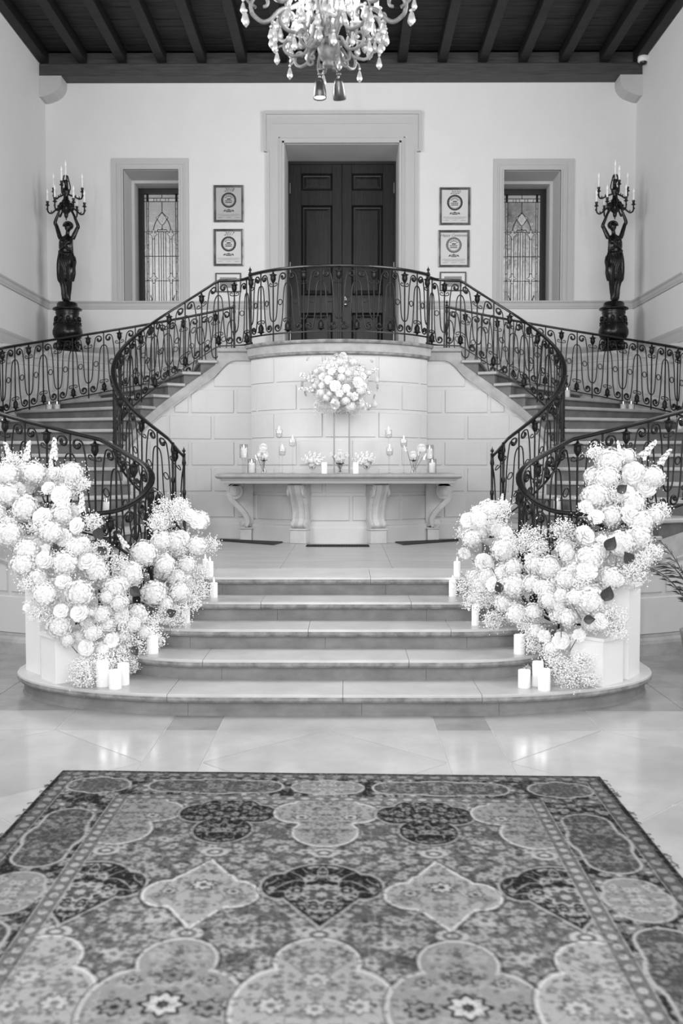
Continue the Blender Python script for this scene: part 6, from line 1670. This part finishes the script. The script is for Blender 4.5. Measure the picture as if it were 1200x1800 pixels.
# tall centrepiece: two-legged stand with a globe of flowers
cyc = 12.02
xa, xb_ = inv(587, 780, cyc)[0], inv(613.5, 780, cyc)[0]; zt_ = inv(600, 727, cyc)[1]
t = thing('centrepiece', ((xa + xb_) / 2, cyc, TZ), 'tall globe of white flowers on a slim two legged stand', 'flower arrangement')
b = MB()
for x in (xa, xb_):
    MB().box(x - .009, x + .009, cyc - .009, cyc + .009, TZ, zt_).build('stand_leg', 'gold', t)
MB().box(xa - .009, xb_ + .009, cyc - .06, cyc + .06, zt_, zt_ + .012).build('stand_top', 'gold', t)
MB().box(xa - .009, xb_ + .009, cyc - .06, cyc + .06, TZ, TZ + .006).build('stand_base', 'gold', t)
ccx, ccz = inv(597, 676, cyc); RG = 60 * cyc / 1750
q = (MB(), MB())
CF = [(620,190,52,'R'),(430,340,30,'R'),(520,310,40,'M'),(470,400,42,'R'),(345,465,48,'R'),(430,510,52,'R'),(520,590,60,'R'),(810,545,62,'R'),(575,680,48,'R'),(765,725,60,'R'),(520,820,70,'M'),(870,840,62,'M'),(285,840,50,'R'),(660,620,50,'R'),(600,480,55,'H'),(880,460,45,'R'),(990,270,34,'R'),(900,590,36,'R'),(850,650,60,'H'),(720,860,65,'H'),(660,780,55,'H'),(340,580,32,'R'),(250,590,38,'H'),(400,740,50,'H'),(1060,600,45,'R'),(1020,720,40,'R'),(1030,830,45,'H'),(690,420,50,'H'),(330,680,55,'H'),(600,380,40,'R'),(960,880,36,'R'),(270,400,40,'H'),(760,270,50,'H'),(1060,510,40,'H'),(960,420,36,'H'),(440,690,36,'H'),(700,700,40,'H')]
rd = random.Random(9)
for cx, cy, r, kd in CF:
    px, py = 520 + cx / 7.5, 600 + cy / 7.5
    dx, dz = (px - 600) / 60, (py - 676) / 60; dd = -RG * .85 * math.sqrt(max(0.02, 1 - min(1, dx * dx + dz * dz)))
    d_ = cyc + dd; x, z = inv(px, py, d_); rr = r / 7.5 * d_ / 1750; dirn = Vector((x - ccx, dd * 1.1, z - ccz + .05))
    nm, me_ = {'R': ('rose', ROSES[rd.randrange(3)]), 'M': ('chrysanthemum', MUM), 'H': ('hydrangea', HYDS[rd.randrange(3)])}[kd]
    inst(nm, me_, t, (x, d_, z), aim(dirn, rd.uniform(0, 6)), rr * 1.08)
    # rear half of the globe
    inst(nm, me_, t, (2 * ccx - x, min(2 * cyc - d_ - .08, 12.13), z + .03), aim((-dirn.x, -dirn.y, dirn.z)), rr * .9) if rd.random() < .5 else None
for i in range(46):
    z_ = 1 - 1.7 * (i + .5) / 46; a = i * 2.4; e = math.asin(z_)
    inst('hydrangea', HYDS[i % 3], t, (ccx + RG * .66 * math.cos(e) * math.cos(a), cyc + max(-.2, min(.02, RG * .5 * math.cos(e) * math.sin(a))), ccz + RG * .66 * z_ + .01), aim((math.cos(a), math.sin(a), z_)), rd.uniform(.07, .10))
for i in range(34):
    a = rd.uniform(0, 6.28); e = math.asin(rd.uniform(-.75, .95)); d = Vector((math.cos(e) * math.cos(a), -abs(math.cos(e) * math.sin(a)) * .8, math.sin(e))); L_ = rd.uniform(.16, .24)
    p = Vector((ccx, cyc, ccz)) + d * RG * .72
    if i < 11: inst('delphinium', SPIKES[i % 2], t, p, aim(d + Vector((0, 0, .3))), L_); stem(t, (ccx, cyc, ccz), p + (d + Vector((0, 0, .3))).normalized() * L_ * .9, .003)
    breath(q, p, .095, 130, (1, .8, 1), .0045)
for i in range(24): breath(q, (ccx + rd.uniform(-.28, .28), cyc - rd.uniform(0, .14), ccz - .27 + rd.uniform(-.07, .08)), .08, 80, (1, 1, .8), .0045)
o = q[0].build('babys_breath', 'breath_petal', t); o['kind'] = 'stuff'
o = q[1].build('babys_breath_stalks', 'stalk_pale', t); o['kind'] = 'stuff'

# ------------------------------------------------------------------ potted palm at the right edge
px_, py_ = 3.12, 8.35
t = thing('potted_palm', (px_, py_, 0), 'dark feathery palm leaves reaching in at the right edge', 'plant')
MB().lathe([(0.15, 0), (0.2, .3), (.21, .34), (.19, .34), (.18, .30), (.02, .29)], (px_, py_, 0), 20, cap=False).build('pot', 'terracotta', t, smooth=True)
rd = random.Random(3)
for i in range(9):
    a = 2 * PI * i / 9 + .35; L_ = rd.uniform(.42, .6); rise = rd.uniform(.55, .95)
    P = [Vector((px_ + L_ * s * math.cos(a), py_ + L_ * s * math.sin(a), .3 + rise * (1.5 * s - .62 * s * s))) for s in [j / 10 for j in range(11)]]
    fr = MB().tube([p[:] for p in P], [.009 - .0006 * j for j in range(11)], 5).build('frond_stem', 'leaf_green', t)
    b = MB()
    for j in range(3, 11):
        d = (P[min(10, j + 1)] - P[j - 1]).normalized(); sd = d.cross(Vector((0, 0, 1))).normalized()
        for s in (-1, 1):
            tip = P[j] + sd * s * .13 + d * .12 - Vector((0, 0, .06)); w = d * .014
            m_ = (P[j] + tip) / 2 + Vector((0, 0, .015))
            b.add([tuple(P[j]), tuple(m_ + w), tuple(tip), tuple(m_ - w)], [(0, 1, 2, 3)])
    b.build('leaflets', 'leaf_green', fr)
